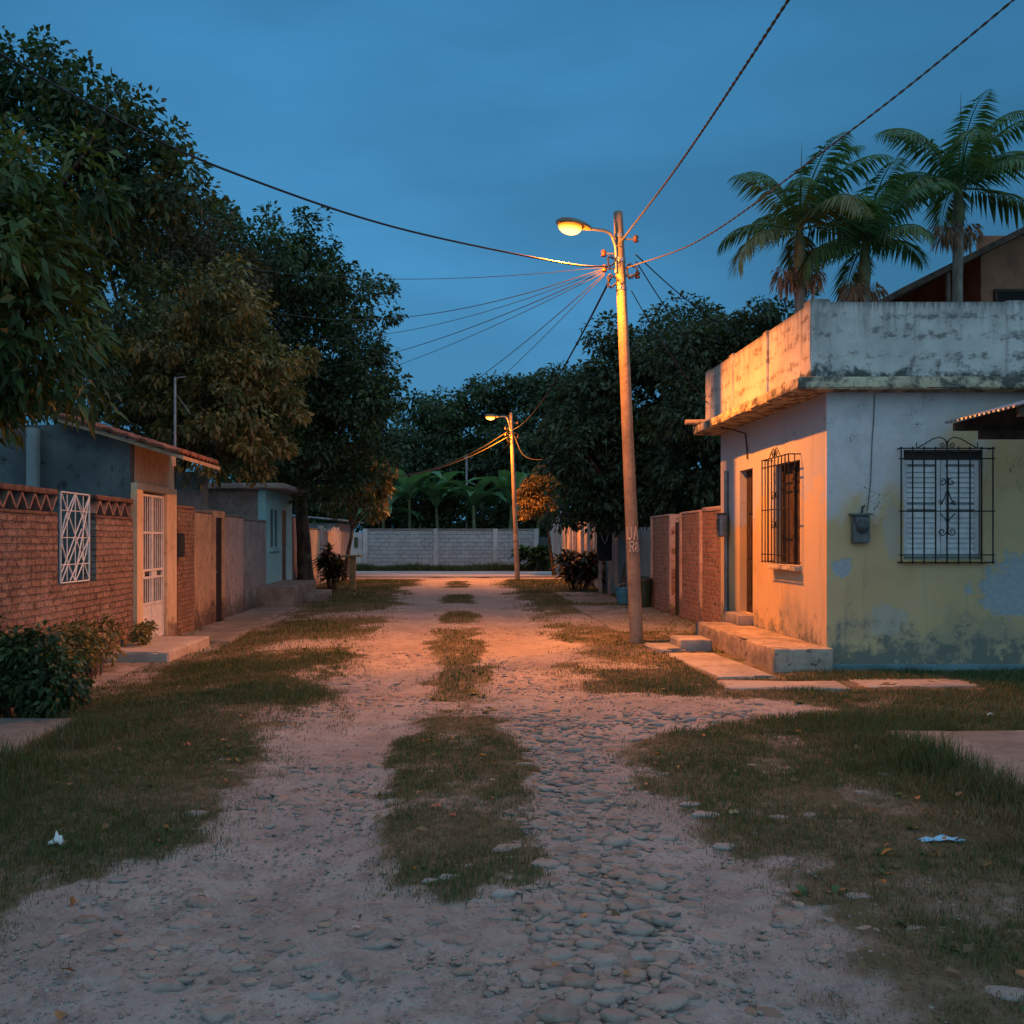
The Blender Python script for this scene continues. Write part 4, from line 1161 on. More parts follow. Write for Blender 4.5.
# street-side window: dark shutters, sill and projecting grille
mb = MB(); mb.box(HX + .12, HX + .16, 13.15, 14.15, 1.26, 2.66)
win = mb.build('window', m_plain('dark_shutter', (.05, .035, .028), .6, 0, .3), house)
mb = MB(); mb.box(HX + .085, HX + .125, 13.15, 13.21, 1.26, 2.66); mb.box(HX + .085, HX + .125, 14.09, 14.15, 1.26, 2.66); mb.box(HX + .085, HX + .125, 13.62, 13.68, 1.26, 2.66); mb.box(HX + .09, HX + .122, 13.21, 14.09, 2.6, 2.66)
mb.build('frame', DARKWOOD, win)
mb = MB(); mb.rbox(HX - .09, HX + .08, 13.08, 14.22, 1.19, 1.262, .15, .004, 3, 3, .008); mb.build('sill', m_plain('sill_paint', (.42, .38, .30), .8), win, smooth=40)


def scroll(c, r, turns, start, ax, up, sgn=1, n=18):
    pts = []
    for i in range(n + 1):
        s = i / n; a = start + sgn * turns * 2 * PI * s; rr = r * (1 - .75 * s)
        pts.append(Vector(c) + Vector(ax) * rr * math.cos(a) + Vector(up) * rr * math.sin(a))
    return pts


mb = MB(); gx0 = HX - .16
ys_ = np.linspace(13.12, 14.26, 9)
for y in ys_: mb.tube([(gx0, y, 1.28), (gx0, y, 2.74)], .0085, 6)
for z in (1.30, 1.40, 2.02, 2.62, 2.73): mb.tube([(gx0, 13.10, z), (gx0, 14.28, z)], .0085, 6)
for z in (1.30, 2.73):
    for y in (13.12, 14.26): mb.tube([(gx0, y, z), (HX + .02, y, z)], .0085, 6)
for y in (13.12, 14.26):
    for x in (gx0 + .08,): mb.tube([(x, y, 1.30), (x, y, 2.73)], .007, 6)
Yx = (0, 1, 0); Zx = (0, 0, 1)
mb.tube([(gx0, 13.45, 2.73), (gx0, 13.55, 2.82), (gx0, 13.63, 2.86), (gx0, 13.69, 2.80), (gx0, 13.69, 2.73)], .007, 6)
mb.tube([(gx0, 13.93, 2.73), (gx0, 13.83, 2.82), (gx0, 13.75, 2.86), (gx0, 13.69, 2.80)], .007, 6)
for sg in (-1, 1):
    for z in (1.8, 2.2): mb.tube(scroll((gx0, 13.69 + sg * .08, z), .07, 1.2, 0, (0, sg, 0), Zx), .006, 5)
    mb.tube(scroll((gx0, 13.69 + sg * .07, 2.77), .05, 1.2, 0, (0, sg, 0), Zx), .006, 5)
mb.build('grille', IRON, win, smooth=60)
# front window: white louvred shutters behind a scrolled grille
sh = m_plain('white_louvre_paint', (.56, .57, .57), .6, 0, .12, 8)
mb = MB(); mb.box(5.45, 6.42, HY + .13, HY + .16, 1.36, 2.70)
win2 = mb.build('window', m_plain('shutter_backing', (.40, .42, .42), .8), house)
mb = MB()
for k, (xa, xb) in enumerate(((5.50, 5.90), (5.97, 6.37))):
    mb = MB()
    mb.box(xa - .03, xa + .02, HY + .07, HY + .11, 1.40, 2.58); mb.box(xb - .02, xb + .03, HY + .07, HY + .11, 1.40, 2.58)
    for z in (1.40, 1.98, 2.53): mb.box(xa + .021, xb - .021, HY + .072, HY + .108, z, z + .05)
    for z in np.arange(1.475, 2.50, .062):
        if abs(z - 2.0) < .045: continue
        mb.obox(((xa + xb) / 2, HY + .092, z), (1, 0, 0), (0, .3, .954), (0, -.954, .3), (xb - xa) / 2 - .021, .0345, .004)
    mb.build('shutter', sh, win2)
mb = MB(); mb.box(5.46, 6.41, HY + .055, HY + .125, 2.60, 2.68); mb.build('shutter_rail', DARKWOOD, win2)
mb = MB(); mb.rbox(5.43, 6.44, HY - .03, HY + .12, 1.31, 1.362, .12, .003, 3, 5, .006); mb.build('sill', m_plain('yellow_sill', (.42, .30, .12), .8), win2, smooth=40)
mb = MB(); gy0 = HY - .10
xs9 = np.linspace(5.375, 6.485, 9)
for x in xs9: mb.tube([(x, gy0, 1.31), (x, gy0, 2.73)], .009, 6)
for z in (1.33, 1.42, 1.95, 2.585, 2.71): mb.tube([(5.35, gy0, z), (6.51, gy0, z)], .009, 6)
for x in (5.375, 6.485):
    for z in (1.33, 2.71): mb.tube([(x, gy0, z), (x, HY + .02, z)], .009, 6)
cx = 5.93
for sg in (-1, 1):
    mb.tube([(cx, gy0, 2.77), (cx + sg * .03, gy0, 2.82), (cx + sg * .09, gy0, 2.845), (cx + sg * .17, gy0, 2.825), (cx + sg * .26, gy0, 2.77), (cx + sg * .36, gy0, 2.715)], .007, 6)
    mb.tube(scroll((cx + sg * .06, gy0, 2.755), .035, 1.2, PI, (sg, 0, 0), Zx), .006, 5)
    mb.tube(scroll((cx + sg * .055, gy0, 2.30), .045, 1.1, PI / 2, (sg, 0, 0), Zx), .007, 5)
    mb.tube(scroll((cx + sg * .06, gy0, 1.70), .05, 1.2, PI, (sg, 0, 0), Zx), .007, 5)
    mb.tube([(cx, gy0 - .012, 2.22), (cx + sg * .04, gy0 - .012, 2.10), (cx + sg * .09, gy0 - .012, 2.02)], .007, 5)
    mb.tube([(cx, gy0 - .012, 1.80), (cx + sg * .03, gy0 - .012, 1.86), (cx + sg * .09, gy0 - .012, 1.92)], .007, 5)
    mb.tube(scroll((cx + sg * .075, gy0, 2.05), .03, 1.1, 0, (sg, 0, 0), Zx), .006, 5)
    mb.tube([(cx + sg * .37, gy0, 2.71), (cx + sg * .37, gy0, 2.78)], .006, 5)
mb.tube([(cx, gy0 - .014, 1.66), (cx, gy0 - .014, 2.36)], .013, 6)
mb.tube([(cx, gy0, 2.72), (cx, gy0, 2.80)], .010, 6)
mb.build('grille', IRON, win2, smooth=60)
# small fittings of the house
mb = MB(); mb.tube([(3.88, 17.0, 3.60), (4.34, 17.0, 3.61)], .045, 10); mb.build('rain_spout', PORCHM, house, smooth=60)
mb = MB(); mb.tube([(HX - .035, 16.62, .3), (HX - .035, 16.62, 2.75)], .035, 8); mb.build('pipe', GALV, house, smooth=60)  # plain upright metal tube at the far end of the street facade
mb = MB(); mb.tube([(4.2, 15.9, 3.39), (4.35, 15.7, 3.33), (4.47, 15.5, 3.25), (4.49, 15.48, 3.0), (4.49, 15.47, 2.85)], .012, 6); mb.build('loose_wire', CABLE, house)
mb = MB(); mb.tube([(5.09, HY - .01, 3.38), (5.08, HY - .012, 3.1), (5.06, HY - .01, 2.8), (5.04, HY - .012, 2.3), (5.0, HY - .01, 1.95)], .006, 5); mb.build('thin_wire', GREYPLASTIC, house)


def meter(loc, face, label, s=1.0):
    x, y, z = loc; t = thing('electric_meter', label, 'electric meter', (x, y, z))
    mb = MB()
    if face == 'y':
        mb.rbox(x - .10 * s, x + .10 * s, y - .11, y - .002, z, z + .34 * s, .06, .002, 3, 2, .012); mb.build('box', GREYPLASTIC, t, smooth=40)
        mb = MB(); mb.lathe((0, 0, 0), [(.075, 0), (.075, .03), (.06, .05), (.02, .055)], 14); mb.v = [(x + p[0], y - .112 - p[2], z + .2 + p[1]) for p in mb.v]; mb.f = [f[::-1] for f in mb.f]; mb.build('dial', m_plain('dial_glass', (.05, .06, .06), .25), t, smooth=50)
        mb = MB(); mb.box(x - .125, x + .125, y - .13, y - .002, z + .342, z + .365); mb.build('hood', GREYPLASTIC, t)
        mb = MB(); mb.tube([(x + .02, y - .05, z + .366), (x + .03, y - .04, z + .44), (x + .07, y - .012, z + .46)], .012, 6); mb.build('wire', CABLE, t)
    else:
        mb.rbox(x - .13, x - .002, y - .12, y + .12, z, z + .38, .06, .002, 3, 2, .012); mb.build('box', GALV if s > 1 else GREYPLASTIC, t, smooth=40)
        mb = MB(); mb.box(x - .145, x - .131, y - .07, y + .07, z + .12, z + .3); mb.build('dial', m_plain('dial_glass_b', (.05, .06, .06), .25), t)
        mb = MB(); mb.box(x - .16, x - .002, y - .14, y + .14, z + .382, z + .40); mb.build('hood', GREYPLASTIC, t)


meter((4.90, HY, 1.56), 'y', 'grey electric meter box on the front of the yellow house')
meter((HX - .04, 16.62, 1.65), 'x', 'metal electric meter on the conduit at the far street corner of the yellow house', 1.1)

# steps and paving round the house
def slab(name, label, cat, x0, x1, y0, y1, z1, mat=CONCRETE, th=.25, seed=0, rot=0.0, group=None, amp=.012):
    mb = MB(); mb.rbox(x0, x1, y0, y1, z1 - th, z1, .14, amp, 1.8, seed, .018)
    if rot:
        c, s = math.cos(rot), math.sin(rot); mx, my = (x0 + x1) / 2, (y0 + y1) / 2
        mb.v = [(mx + (p[0] - mx) * c - (p[1] - my) * s, my + (p[0] - mx) * s + (p[1] - my) * c, p[2]) for p in mb.v]
    o = mb.build(name, mat, smooth=40)
    return tag(o, label, cat, group)


slab('concrete_step', 'small concrete step block at the far end of the porch', 'step', 3.16, 3.62, 14.15, 14.85, .19, seed=1, th=.3)
slab('concrete_step', 'flat low concrete slab before the small step block', 'step', 2.80, 3.22, 14.1, 14.9, .07, seed=2, rot=.1)
slab('paving_slab', 'broad worn paving slab along the porch of the yellow house', 'paving slab', 2.93, 3.62, 11.45, 13.85, .04, seed=3, rot=.05, th=.15)
slab('paving_slab', 'thin broken paving slab in front of the porch corner', 'paving slab', 2.85, 4.2, 10.62, 11.15, .035, seed=4, rot=-.06, th=.15)
slab('paving_slab', 'thin broken paving slab before the front wall under the meter', 'paving slab', 4.4, 5.7, 10.75, 11.35, .03, seed=5, rot=.04, th=.15)
slab('paving_slab', 'flat ground slab at the right edge across from the yellow house', 'paving slab', 3.45, 9, 4.8, 8.15, .05, CONCRETE_DARK, seed=6, th=.2)
slab('paving_slab', 'flat grey ground slab at the left edge below the shrub', 'paving slab', -8, -3.32, 3.4, 8.75, .045, CONCRETE_DARK, seed=7, th=.2)
slab('pavement', 'concrete pavement along the right brick wall', 'pavement', 2.75, 4.55, 17.3, 24.0, .03, CONCRETE_DARK, .15, 8)
slab('paving_slab', 'bluish grey slab before the fence beside the croton', 'paving slab', 2.9, 4.3, 25.2, 29.8, .05, CONCRETE_DARK, .2, 9)

# awning of the next house, its tip just entering the frame
aw = thing('awning', 'corrugated metal awning tip jutting in at the right edge', 'awning', (7.6, 10.3, 0))
mb = MB(); nu, nv = 60, 8
f0 = lambda u, v: (5.38 + 3.4 * v, 9.6 + 1.45 * u + 0, 2.895 + .27 * 3.4 * v + .018 * math.sin(u * 1.45 / .09 * 2 * PI))
mb.v = [f0(i / nu, j / nv) for j in range(nv + 1) for i in range(nu + 1)]
mb.f = [(j * (nu + 1) + i, (j + 1) * (nu + 1) + i, (j + 1) * (nu + 1) + i + 1, j * (nu + 1) + i + 1) for j in range(nv) for i in range(nu)]
o = mb.build('roof_sheet', ZINC, aw, smooth=80); md = o.modifiers.new('thick', 'SOLIDIFY'); md.thickness = .004
mb = MB()
for y in (9.7, 10.95):
    mb.add([(5.46, y, 2.80), (5.46, y + .06, 2.80), (5.46, y + .06, 2.885), (5.46, y, 2.885), (8.7, y, 2.80), (8.7, y + .06, 2.80), (8.7, y + .06, 3.74), (8.7, y, 3.74)], [(0, 1, 2, 3), (4, 7, 6, 5), (0, 4, 5, 1), (3, 2, 6, 7), (0, 3, 7, 4), (1, 5, 6, 2)])
mb.build('gable_board', RUSTROOF, aw)
mb = MB(); mb.box(5.70, 8.7, 10.88, 10.945, 2.70, 2.798); mb.box(5.70, 8.7, 9.77, 9.83, 2.70, 2.798); mb.build('beam', RUSTROOF, aw)
mb = MB(); mb.tube([(7.2, 9.8, 0), (7.2, 9.8, 2.7)], .06, 10); mb.build('post', GALV, aw); mb = MB(); mb.tube([(7.2, 10.9, 0), (7.2, 10.9, 2.7)], .06, 10); mb.build('post', GALV, aw)

# upper house behind the palms
uh = thing('brown_house', 'brown two-storey house with sloping eaves behind the palms', 'house', (13, 25, 0))
UW = m_plaster('terracotta_render', (.36, .16, .09), (.28, .12, .075), (.10, .06, .045), .5, .5, 1.0, .3)
mb = MB(); mb.wall('y', 23.0, 23.2, 12.05, 18, 0, 8.6); mb.wall('x', 12.05, 12.25, 23.2, 30, 0, 8.2); mb.wall('y', 29.8, 30, 12.25, 18, 0, 8.0); mb.build('wall', UW, uh)
mb = MB()
# mono-pitch roof rising to the right, eave at the left
def roofq(x0, z0, x1, z1, y0, y1, th):
    return [(x0, y0, z0), (x1, y0, z1), (x1, y1, z1), (x0, y1, z0), (x0, y0, z0 - th), (x1, y0, z1 - th), (x1, y1, z1 - th), (x0, y1, z0 - th)]
mb.add(roofq(9.55, 7.02, 15.5, 10.0, 21.6, 30.6, .14), [(0, 1, 2, 3), (7, 6, 5, 4), (0, 4, 5, 1), (1, 5, 6, 2), (2, 6, 7, 3), (3, 7, 4, 0)])
mb.add(roofq(15.5, 10.0, 20.5, 7.6, 21.6, 30.6, .14), [(0, 1, 2, 3), (7, 6, 5, 4), (0, 4, 5, 1), (1, 5, 6, 2), (2, 6, 7, 3), (3, 7, 4, 0)])
mb.build('roof', RUSTROOF, uh)
for x in (10.75, 13.95):
    mb = MB(); mb.tube([(x, 21.9, 4.0), (x, 21.9, 7.45 + (x - 10.75) * .5)], .05, 8)
    mb.build('porch_post', m_plain('post_timber', (.13, .10, .08), .8), uh)
mb = MB(); mb.box(10.3, 18, 21.7, 23.0, 3.9, 4.05); mb.box(10.3, 18, 22.9, 23.0, 0, 3.9); mb.build('balcony', UW, uh)
mb = MB(); mb.box(12.4, 13.1, 22.95, 22.995, 6.2, 7.3); w_ = mb.build('window', BLACKISH, uh)
mb = MB(); mb.box(12.34, 12.4, 22.93, 22.99, 6.14, 7.36); mb.box(13.1, 13.16, 22.93, 22.99, 6.14, 7.36); mb.box(12.4, 13.1, 22.93, 22.99, 7.3, 7.36); mb.build('frame', DARKWOOD, w_)

# ------------------------------------------------------------------ right brick wall, fence, far walls
rw = thing('brick_wall', 'red brick yard wall with concrete piers beside the yellow house', 'wall', (4.7, 20, 0))
mb = MB(); mb.wall('x', 4.6, 4.78, 17.12, 23.6, -.05, 2.12, [(20.55, 21.45, -.05, 2.12)]); mb.build('wall', BRICK_R, rw)
for y in (18.75, 20.45, 21.45, 23.5): mb = MB(); mb.rbox(4.57, 4.80, y, y + .16, -.05, 2.16, .2, .006, 3, y, .01); mb.build('pier', PINKWALL, rw, smooth=40)
mb = MB(); mb.rbox(4.585, 4.80, 18.92, 20.44, 2.118, 2.17, .2, .006, 3, 3, .01); mb.rbox(4.585, 4.8, 17.12, 18.74, 2.118, 2.20, .2, .006, 3, 3, .01); mb.rbox(4.585, 4.8, 21.62, 23.49, 2.118, 2.16, .2, .006, 3, 3, .01); mb.build('coping', PINKWALL, rw, smooth=40)
mb = MB(); mb.box(4.68, 4.72, 20.62, 21.44, 0, 1.98)
dd = mb.build('door', DARKWOOD, rw)
mb = MB(); mb.tube([(4.67, 20.75, 1.0), (4.62, 20.75, 1.0)], .02, 8); mb.build('handle', GALV, dd)

FENCE = m_plaster('bluish_fence_paint', (.16, .22, .24), (.12, .165, .18), (.06, .07, .07), .5, .6, 1.5, .3)
fe = thing('plank_fence', 'dim bluish plank fence right of the croton under the round tree', 'fence', (4.65, 27.3, 0))
mb = MB(); y = 23.75
rd = random.Random(4)
while y < 33.4:
    w = rd.uniform(.16, .24); mb.box(4.62 + rd.uniform(-.01, .01), 4.66, y, y + w - .015, 0, 1.85 + rd.uniform(-.08, .1)); y += w
mb.build('planks', FENCE, fe)
mb = MB(); mb.box(4.662, 4.72, 23.75, 33.4, .4, .5); mb.box(4.662, 4.72, 23.75, 33.4, 1.4, 1.5); mb.build('rail', DARKWOOD, fe)
for y in (24.5, 27, 29.5, 32): mb = MB(); mb.box(4.73, 4.83, y, y + .1, 0, 1.9); mb.build('post', FENCE, fe)

cf = thing('corrugated_fence', 'orange lit corrugated sheet fence behind the croton', 'fence', (4.7, 38, 0))
mb = MB(); n = 420; Y0, Y1 = 33.5, 45.5
for z in (0, 2.32):
    for i in range(n + 1):
        y = Y0 + (Y1 - Y0) * i / n
        mb.v.append((4.68 + .035 * math.sin(i * 2 * PI / 12) + .06 * math.floor(i / 70) % .12, y, z + (.10 * mnoise.noise(Vector((math.floor(i / 35) * 3.3, 0, 0))) if z > 1 else 0)))
mb.f = [(i, i + 1, n + 2 + i, n + 1 + i) for i in range(n)]
o = mb.build('sheets', m_plaster('faded_sheet', (.40, .34, .28), (.30, .25, .21), (.14, .09, .06), .5, .7, 1.2, .2), cf, smooth=60); md = o.modifiers.new('thick', 'SOLIDIFY'); md.thickness = .004
for y in (34.6, 36.3, 38.8, 42.5): mb = MB(); mb.box(4.50, 4.62, y, y + .14, 0, 2.45); mb.build('post', FARPALE, cf)
mb = MB(); mb.box(4.4, 4.75, 45.6, 46.4, 0, 2.55); mb.box(4.34, 4.80, 45.55, 46.45, 2.552, 2.66)
tag(mb.build('gate_pier', FARPALE), 'tall white gate pier at the far end of the corrugated fence', 'pier')

# dark panel on posts with a pale outlined emblem
sgn = thing('sign_panel', 'dark upright panel on two pale posts with white heart-like outline', 'sign', (4.28, 29, 0))
mb = MB(); mb.rbox(4.06, 4.50, 29.0, 29.05, 1.0, 2.15, .1, .003, 3, 0, .006); pn = mb.build('panel', m_plain('dark_board', (.014, .015, .02), .6), sgn, smooth=40)
for x in (4.11, 4.38):
    mb = MB(); mb.box(x, x + .09, 29.002, 29.048, 0, .998); mb.build('post', m_plain('pale_post', (.25, .23, .22), .8), sgn)
hp = [(4.28, 28.99, 1.50), (4.21, 28.99, 1.62), (4.19, 28.99, 1.80), (4.235, 28.99, 1.93), (4.285, 28.99, 1.84), (4.335, 28.99, 1.95), (4.39, 28.99, 1.80), (4.35, 28.99, 1.62), (4.285, 28.99, 1.50)]
mb = MB(); mb.tube(hp, [.012, .016, .02, .014, .012, .014, .02, .016, .012], 6); mb.build('emblem', m_plain('emblem_white', (.38, .38, .38), .7), pn)

# blue bucket and bin by the pavement
bk = thing('bucket', 'round blue plastic bucket on the ground left of the lamp pole', 'bucket', (4.06, 24.4, .05))
mb = MB(); mb.lathe((4.06, 24.4, .05), [(.14, 0), (.20, .36), (.215, .36), (.215, .39), (.19, .39), (.185, .34), (.13, .03)], 20); mb.build('body', m_plain('blue_plastic', (.03, .16, .26), .45), bk, smooth=40)
mb = MB(); mb.tube([(3.86, 24.4, .41), (3.9, 24.33, .5), (4.06, 24.3, .55), (4.22, 24.33, .5), (4.26, 24.4, .41)], .008, 6); mb.build('handle', GALV, bk)
bn = thing('bin', 'dark green bin against the fence just right of the lamp pole', 'bin', (4.36, 23.4, .05))
mb = MB(); mb.lathe((4.36, 23.4, .05), [(.17, 0), (.20, .55), (.21, .56), (.21, .60)], 18); mb.build('body', m_plain('dark_green_plastic', (.012, .03, .02), .5), bn, smooth=40)
mb = MB(); mb.lathe((4.36, 23.4, .655), [(.225, 0), (.22, .04), (.12, .09), (.03, .10)], 18); mb.build('lid', m_plain('bin_lid', (.02, .035, .025), .5), bn, smooth=40)

# end wall across the cross street
ew = thing('end_wall', 'long limewashed block wall closing the end of the lane', 'wall', (0, 53, 0))
mb = MB(); mb.wall('y', 53.0, 53.25, -4.95, 4.20, 0, 2.12); mb.wall('y', 53.0, 53.25, 4.85, 30, 0, 2.1); mb.wall('y', 53.0, 53.25, -40, -5.75, 0, 2.1)
EWM = m_brick('limewashed_course', (.33, .35, .35), (.26, .28, .28), (.235, .25, .25), 'y', .42, .21, (.38, .40, .40), .6, .02, (.14, .15, .15))
mb.build('wall', EWM, ew)
for x in (-5.0, -1.25, 1.9, 4.06): mb = MB(); mb.rbox(x, x + .26, 52.93, 53.28, 0, 2.2, .3, .008, 3, x, .012); mb.build('pier', PALEWALL, ew, smooth=40)
mb = MB(); mb.rbox(-4.73, -1.26, 52.96, 53.28, 2.118, 2.2, .3, .008, 3, 0, .012); mb.rbox(-.98, 1.89, 52.96, 53.28, 2.118, 2.2, .3, .008, 3, 2, .012); mb.rbox(2.17, 4.05, 52.96, 53.28, 2.118, 2.19, .3, .008, 3, 4, .012); mb.build('coping', CONCRETE_DARK, ew, smooth=40)
mb = MB(); mb.box(4.34, 4.84, 53.05, 53.1, 0, 1.75); mb.build('door', m_plain('dark_gate', (.04, .055, .06), .7), ew)
mb = MB(); mb.box(-5.74, -5.02, 53.02, 53.08, .1, 2.0); gt = mb.build('gate', FARPALE, ew)
mb = MB(); mb.box(-5.45, -5.25, 52.99, 53.018, 1.2, 1.75); mb.build('opening', m_plain('gate_opening', (.04, .06, .03), .8), gt)
mast = MB(); mast.tube([(.55, 58.2, 0), (.56, 58.2, 6.5)], .06, 8)
mt = thing('mast', 'thin bare grey mast standing among the banana plants', 'mast', (.55, 58.2, 0)); mast.build('shaft', m_plain('mast_grey', (.22, .22, .22), .8), mt)
mb = MB(); mb.box(.3, .9, 58.16, 58.24, 6.38, 6.44); mb.build('crossbar', m_plain('mast_bar', (.2, .2, .2), .8), mt)

# ------------------------------------------------------------------ left side buildings
lw = thing('brick_wall', 'old red brick yard wall with zigzag lattice top at left', 'wall', (LW - .1, 10, -.15))
OP = (12.40, 13.72)
mb = MB(); mb.wall('x', LW - .2, LW, 2.0, 15.27, -.2, 1.90, [(OP[0], OP[1], 1.04, 1.90)]); mb.build('wall', BRICK_L, lw)
mb = MB()
for a, b in ((2.0, OP[0]), (OP[1], 15.27)):
    mb.rbox(LW - .205, LW + .012, a, b, 2.155, 2.225, .2, .006, 3, a, .01)
    mb.rbox(LW - .203, LW + .006, a, b, 1.899, 1.945, .2, .005, 3, a + 1, .01)
mb.build('coping', m_plain('grimy_brick', (.13, .075, .055), .9, 0, .45, 9, .4), lw, smooth=40)
mb = MB()
for a, b in ((2.0, OP[0]), (OP[1], 15.27)):
    n = max(2, int(round((b - a) / .165))); st = (b - a) / n
    for k in range(n):
        y0, y1 = a + k * st, a + (k + 1) * st
        z0, z1 = (1.95, 2.15) if k % 2 == 0 else (2.15, 1.95)
        d = Vector((0, y1 - y0, z1 - z0)); L = d.length / 2 - .012
        mb.obox((LW - .10 + rd.uniform(-.006, .006), (y0 + y1) / 2, (z0 + z1) / 2), (1, 0, 0), d, Vector((1, 0, 0)).cross(d), .095, L, .017)
mb.build('lattice', m_plain('lattice_brick', (.21, .125, .095), .9, 0, .35, 10, .3), lw)
mb = MB(); gxx = LW + .012; ya, yb, za, zb = 12.45, 13.42, 1.06, 2.20
Q = lambda u, v: (gxx, ya + (yb - ya) * u, za + (zb - za) * v)
for a, b in (((0, 0), (1, 0)), ((0, 1), (1, 1)), ((0, 0), (0, 1)), ((1, 0), (1, 1))): mb.tube([Q(*a), Q(*b)], .013, 6)
for u in (.22, .5, .78): mb.tube([Q(u, .02), Q(u, .98)], .007, 6)
for v in (.2, .5, .8): mb.tube([Q(.0, v), Q(1, v)], .007, 6)
for a, b in (((.02, .12), (.98, .98)), ((.02, .02), (.7, .6)), ((.3, .02), (.98, .5)), ((.02, .5), (.5, .98)), ((.02, .98), (.5, .5)), ((.5, .98), (.98, .45)), ((.02, .42), (.45, .02)), ((.5, .5), (.98, .02)), ((.45, .02), (.98, .98))):
    mb.tube([(gxx + .008, *Q(*a)[1:]), (gxx + .008, *Q(*b)[1:])], .009, 6)
for k in range(2):
    mb.tube([Q(.5 + .45 * math.sin(PI * s / 10) * (1 if k else -1), s / 10) for s in range(11)], .009, 6)
mb.build('grille', WHITE_METAL, lw, smooth=60)

lh = thing('tiled_house', 'low ochre house with sloping clay tile roof and white barred gate', 'house', (-6.5, 16.4, -.15))
GD = (15.58, 16.86, -.02, 2.38)
mb = MB(); mb.wall('x', LW - .2, LW - .04, 15.485, 17.75, -.2, 3.09, [GD])
mb.wall('x', LW - .04, LW + .06, 15.29, 17.45, -.2, 2.48, [GD]); mb.build('wall', CREAM, lh)
mb = MB()
mb.add([(-9.5, 15.28, -.2), (LW - .045, 15.28, -.2), (LW - .045, 15.28, 3.08), (-5.95, 15.28, 3.36), (-9.5, 15.28, 3.36), (-9.5, 15.5, -.2), (LW - .045, 15.48, -.2), (LW - .045, 15.48, 3.08), (-5.95, 15.48, 3.36), (-9.5, 15.48, 3.36)],
       [(0, 1, 2, 3, 4), (9, 8, 7, 6, 5), (0, 5, 6, 1), (1, 6, 7, 2), (2, 7, 8, 3), (3, 8, 9, 4), (4, 9, 5, 0)])
mb.wall('y', 20.5, 20.7, -9.5, LW - .2, -.2, 3.0); mb.wall('x', -9.7, -9.5, 15.3, 20.7, -.2, 3.4)
mb.build('side_wall', BLUEWALL, lh)
mb = MB(); mb.rbox(-6.52, -6.36, 15.12, 15.278, -.2, 3.3, .25, .006, 3, 0, .01); mb.build('pilaster', m_plaster('pale_pilaster', (.25, .30, .31), (.20, .24, .25), (.1, .11, .11), .4, .4, 2), lh, smooth=40)
# barrel tile roof
mb = MB(); nu, nv = 180, 28
ex, ez, rx_, rz_ = -4.16, 2.87, -6.0, 3.44
def tilef(u, v):
    y = 14.95 + 5.4 * u if False else 14.98 + (17.4 - 14.98) * u
    row = v * 7; fr_ = row - math.floor(row)
    x = ex + (rx_ - ex) * v; z = ez + (rz_ - ez) * v - .028 * fr_ * 0 + .030 * (1 - fr_)
    z += .035 * abs(math.sin(u * 2.42 / .24 * PI)) + .012 * mnoise.noise(Vector((math.floor(u * 10), math.floor(row), 3)))
    return (x, y, z)
mb.v = [tilef(i / nu, min(.9999, j / nv)) for j in range(nv + 1) for i in range(nu + 1)]
mb.f = [(j * (nu + 1) + i, j * (nu + 1) + i + 1, (j + 1) * (nu + 1) + i + 1, (j + 1) * (nu + 1) + i) for j in range(nv) for i in range(nu)]
ro = mb.build('roof', TILE, lh); md = ro.modifiers.new('thick', 'SOLIDIFY'); md.thickness = .05; md.offset = 1
mb = MB(); mb.add([(ex + .05, 15.02, ez - .06), (ex + .05, 17.36, ez - .06), (rx_, 17.36, rz_ - .06), (rx_, 15.02, rz_ - .06), (ex + .05, 15.02, ez - .003), (ex + .05, 17.36, ez - .003), (rx_, 17.36, rz_ - .003), (rx_, 15.02, rz_ - .003)],
                  [(3, 2, 1, 0), (4, 5, 6, 7), (0, 1, 5, 4), (1, 2, 6, 5), (2, 3, 7, 6), (3, 0, 4, 7)])
mb.build('soffit', m_plain('soffit_board', (.34, .24, .15), .8, 0, .25), ro)
mb = MB(); mb.tube([(-4.68, 16.6, 3.0), (-4.68, 16.6, 4.30)], .022, 8); mb.tube([(-4.68, 16.6, 4.29), (-4.5, 16.6, 4.31)], .012, 6); mb.tube([(-4.68, 16.6, 4.05), (-4.45, 16.7, 3.7)], .006, 5)
mb.build('mast', GALV, lh)
# white double gate
gate = None
mb = MB(); mb.box(LW - .19, LW - .165, GD[0], GD[1], -.02, 2.38); mb.build('curtain', m_plaster('faded_curtain', (.17, .145, .13), (.11, .09, .085), (.05, .04, .04), .4, .9, 4), lh)
for k in range(2):
    y0 = GD[0] + .015 + k * .63; y1 = y0 + .62; X0 = LW - .01; mb = MB()
    for a, b in ((y0, y0 + .035), (y1 - .035, y1)): mb.box(X0 - .02, X0 + .02, a, b, .0, 2.33)
    for z in (0.0, .56, .98, 1.10, 1.70, 2.295): mb.box(X0 - .018, X0 + .018, y0 + .036, y1 - .036, z, z + .035)
    lf = mb.build('gate_leaf', WHITE_METAL, lh)
    mb = MB()
    for q in range(5):
        y = y0 + .035 + (y1 - y0 - .07) * (q + .5) / 5
        mb.tube([(X0, y, .596), (X0, y, .98)], .009, 6); mb.tube([(X0, y, 1.136), (X0, y, 1.70)], .009, 6); mb.tube([(X0, y, 1.736), (X0, y, 2.295)], .009, 6)
    mb.build('bars', WHITE_METAL, lf)
    mb = MB(); mb.box(X0 - .008, X0 + .006, y0 + .036, y1 - .036, .036, .559); mb.build('kick_panel', WHITE_METAL, lf)
    mb = MB(); mb.box(X0 - .006, X0 + .004, y0 + .036, y0 + .28, 1.016, 1.099); mb.build('lock_plate', WHITE_METAL, lf)
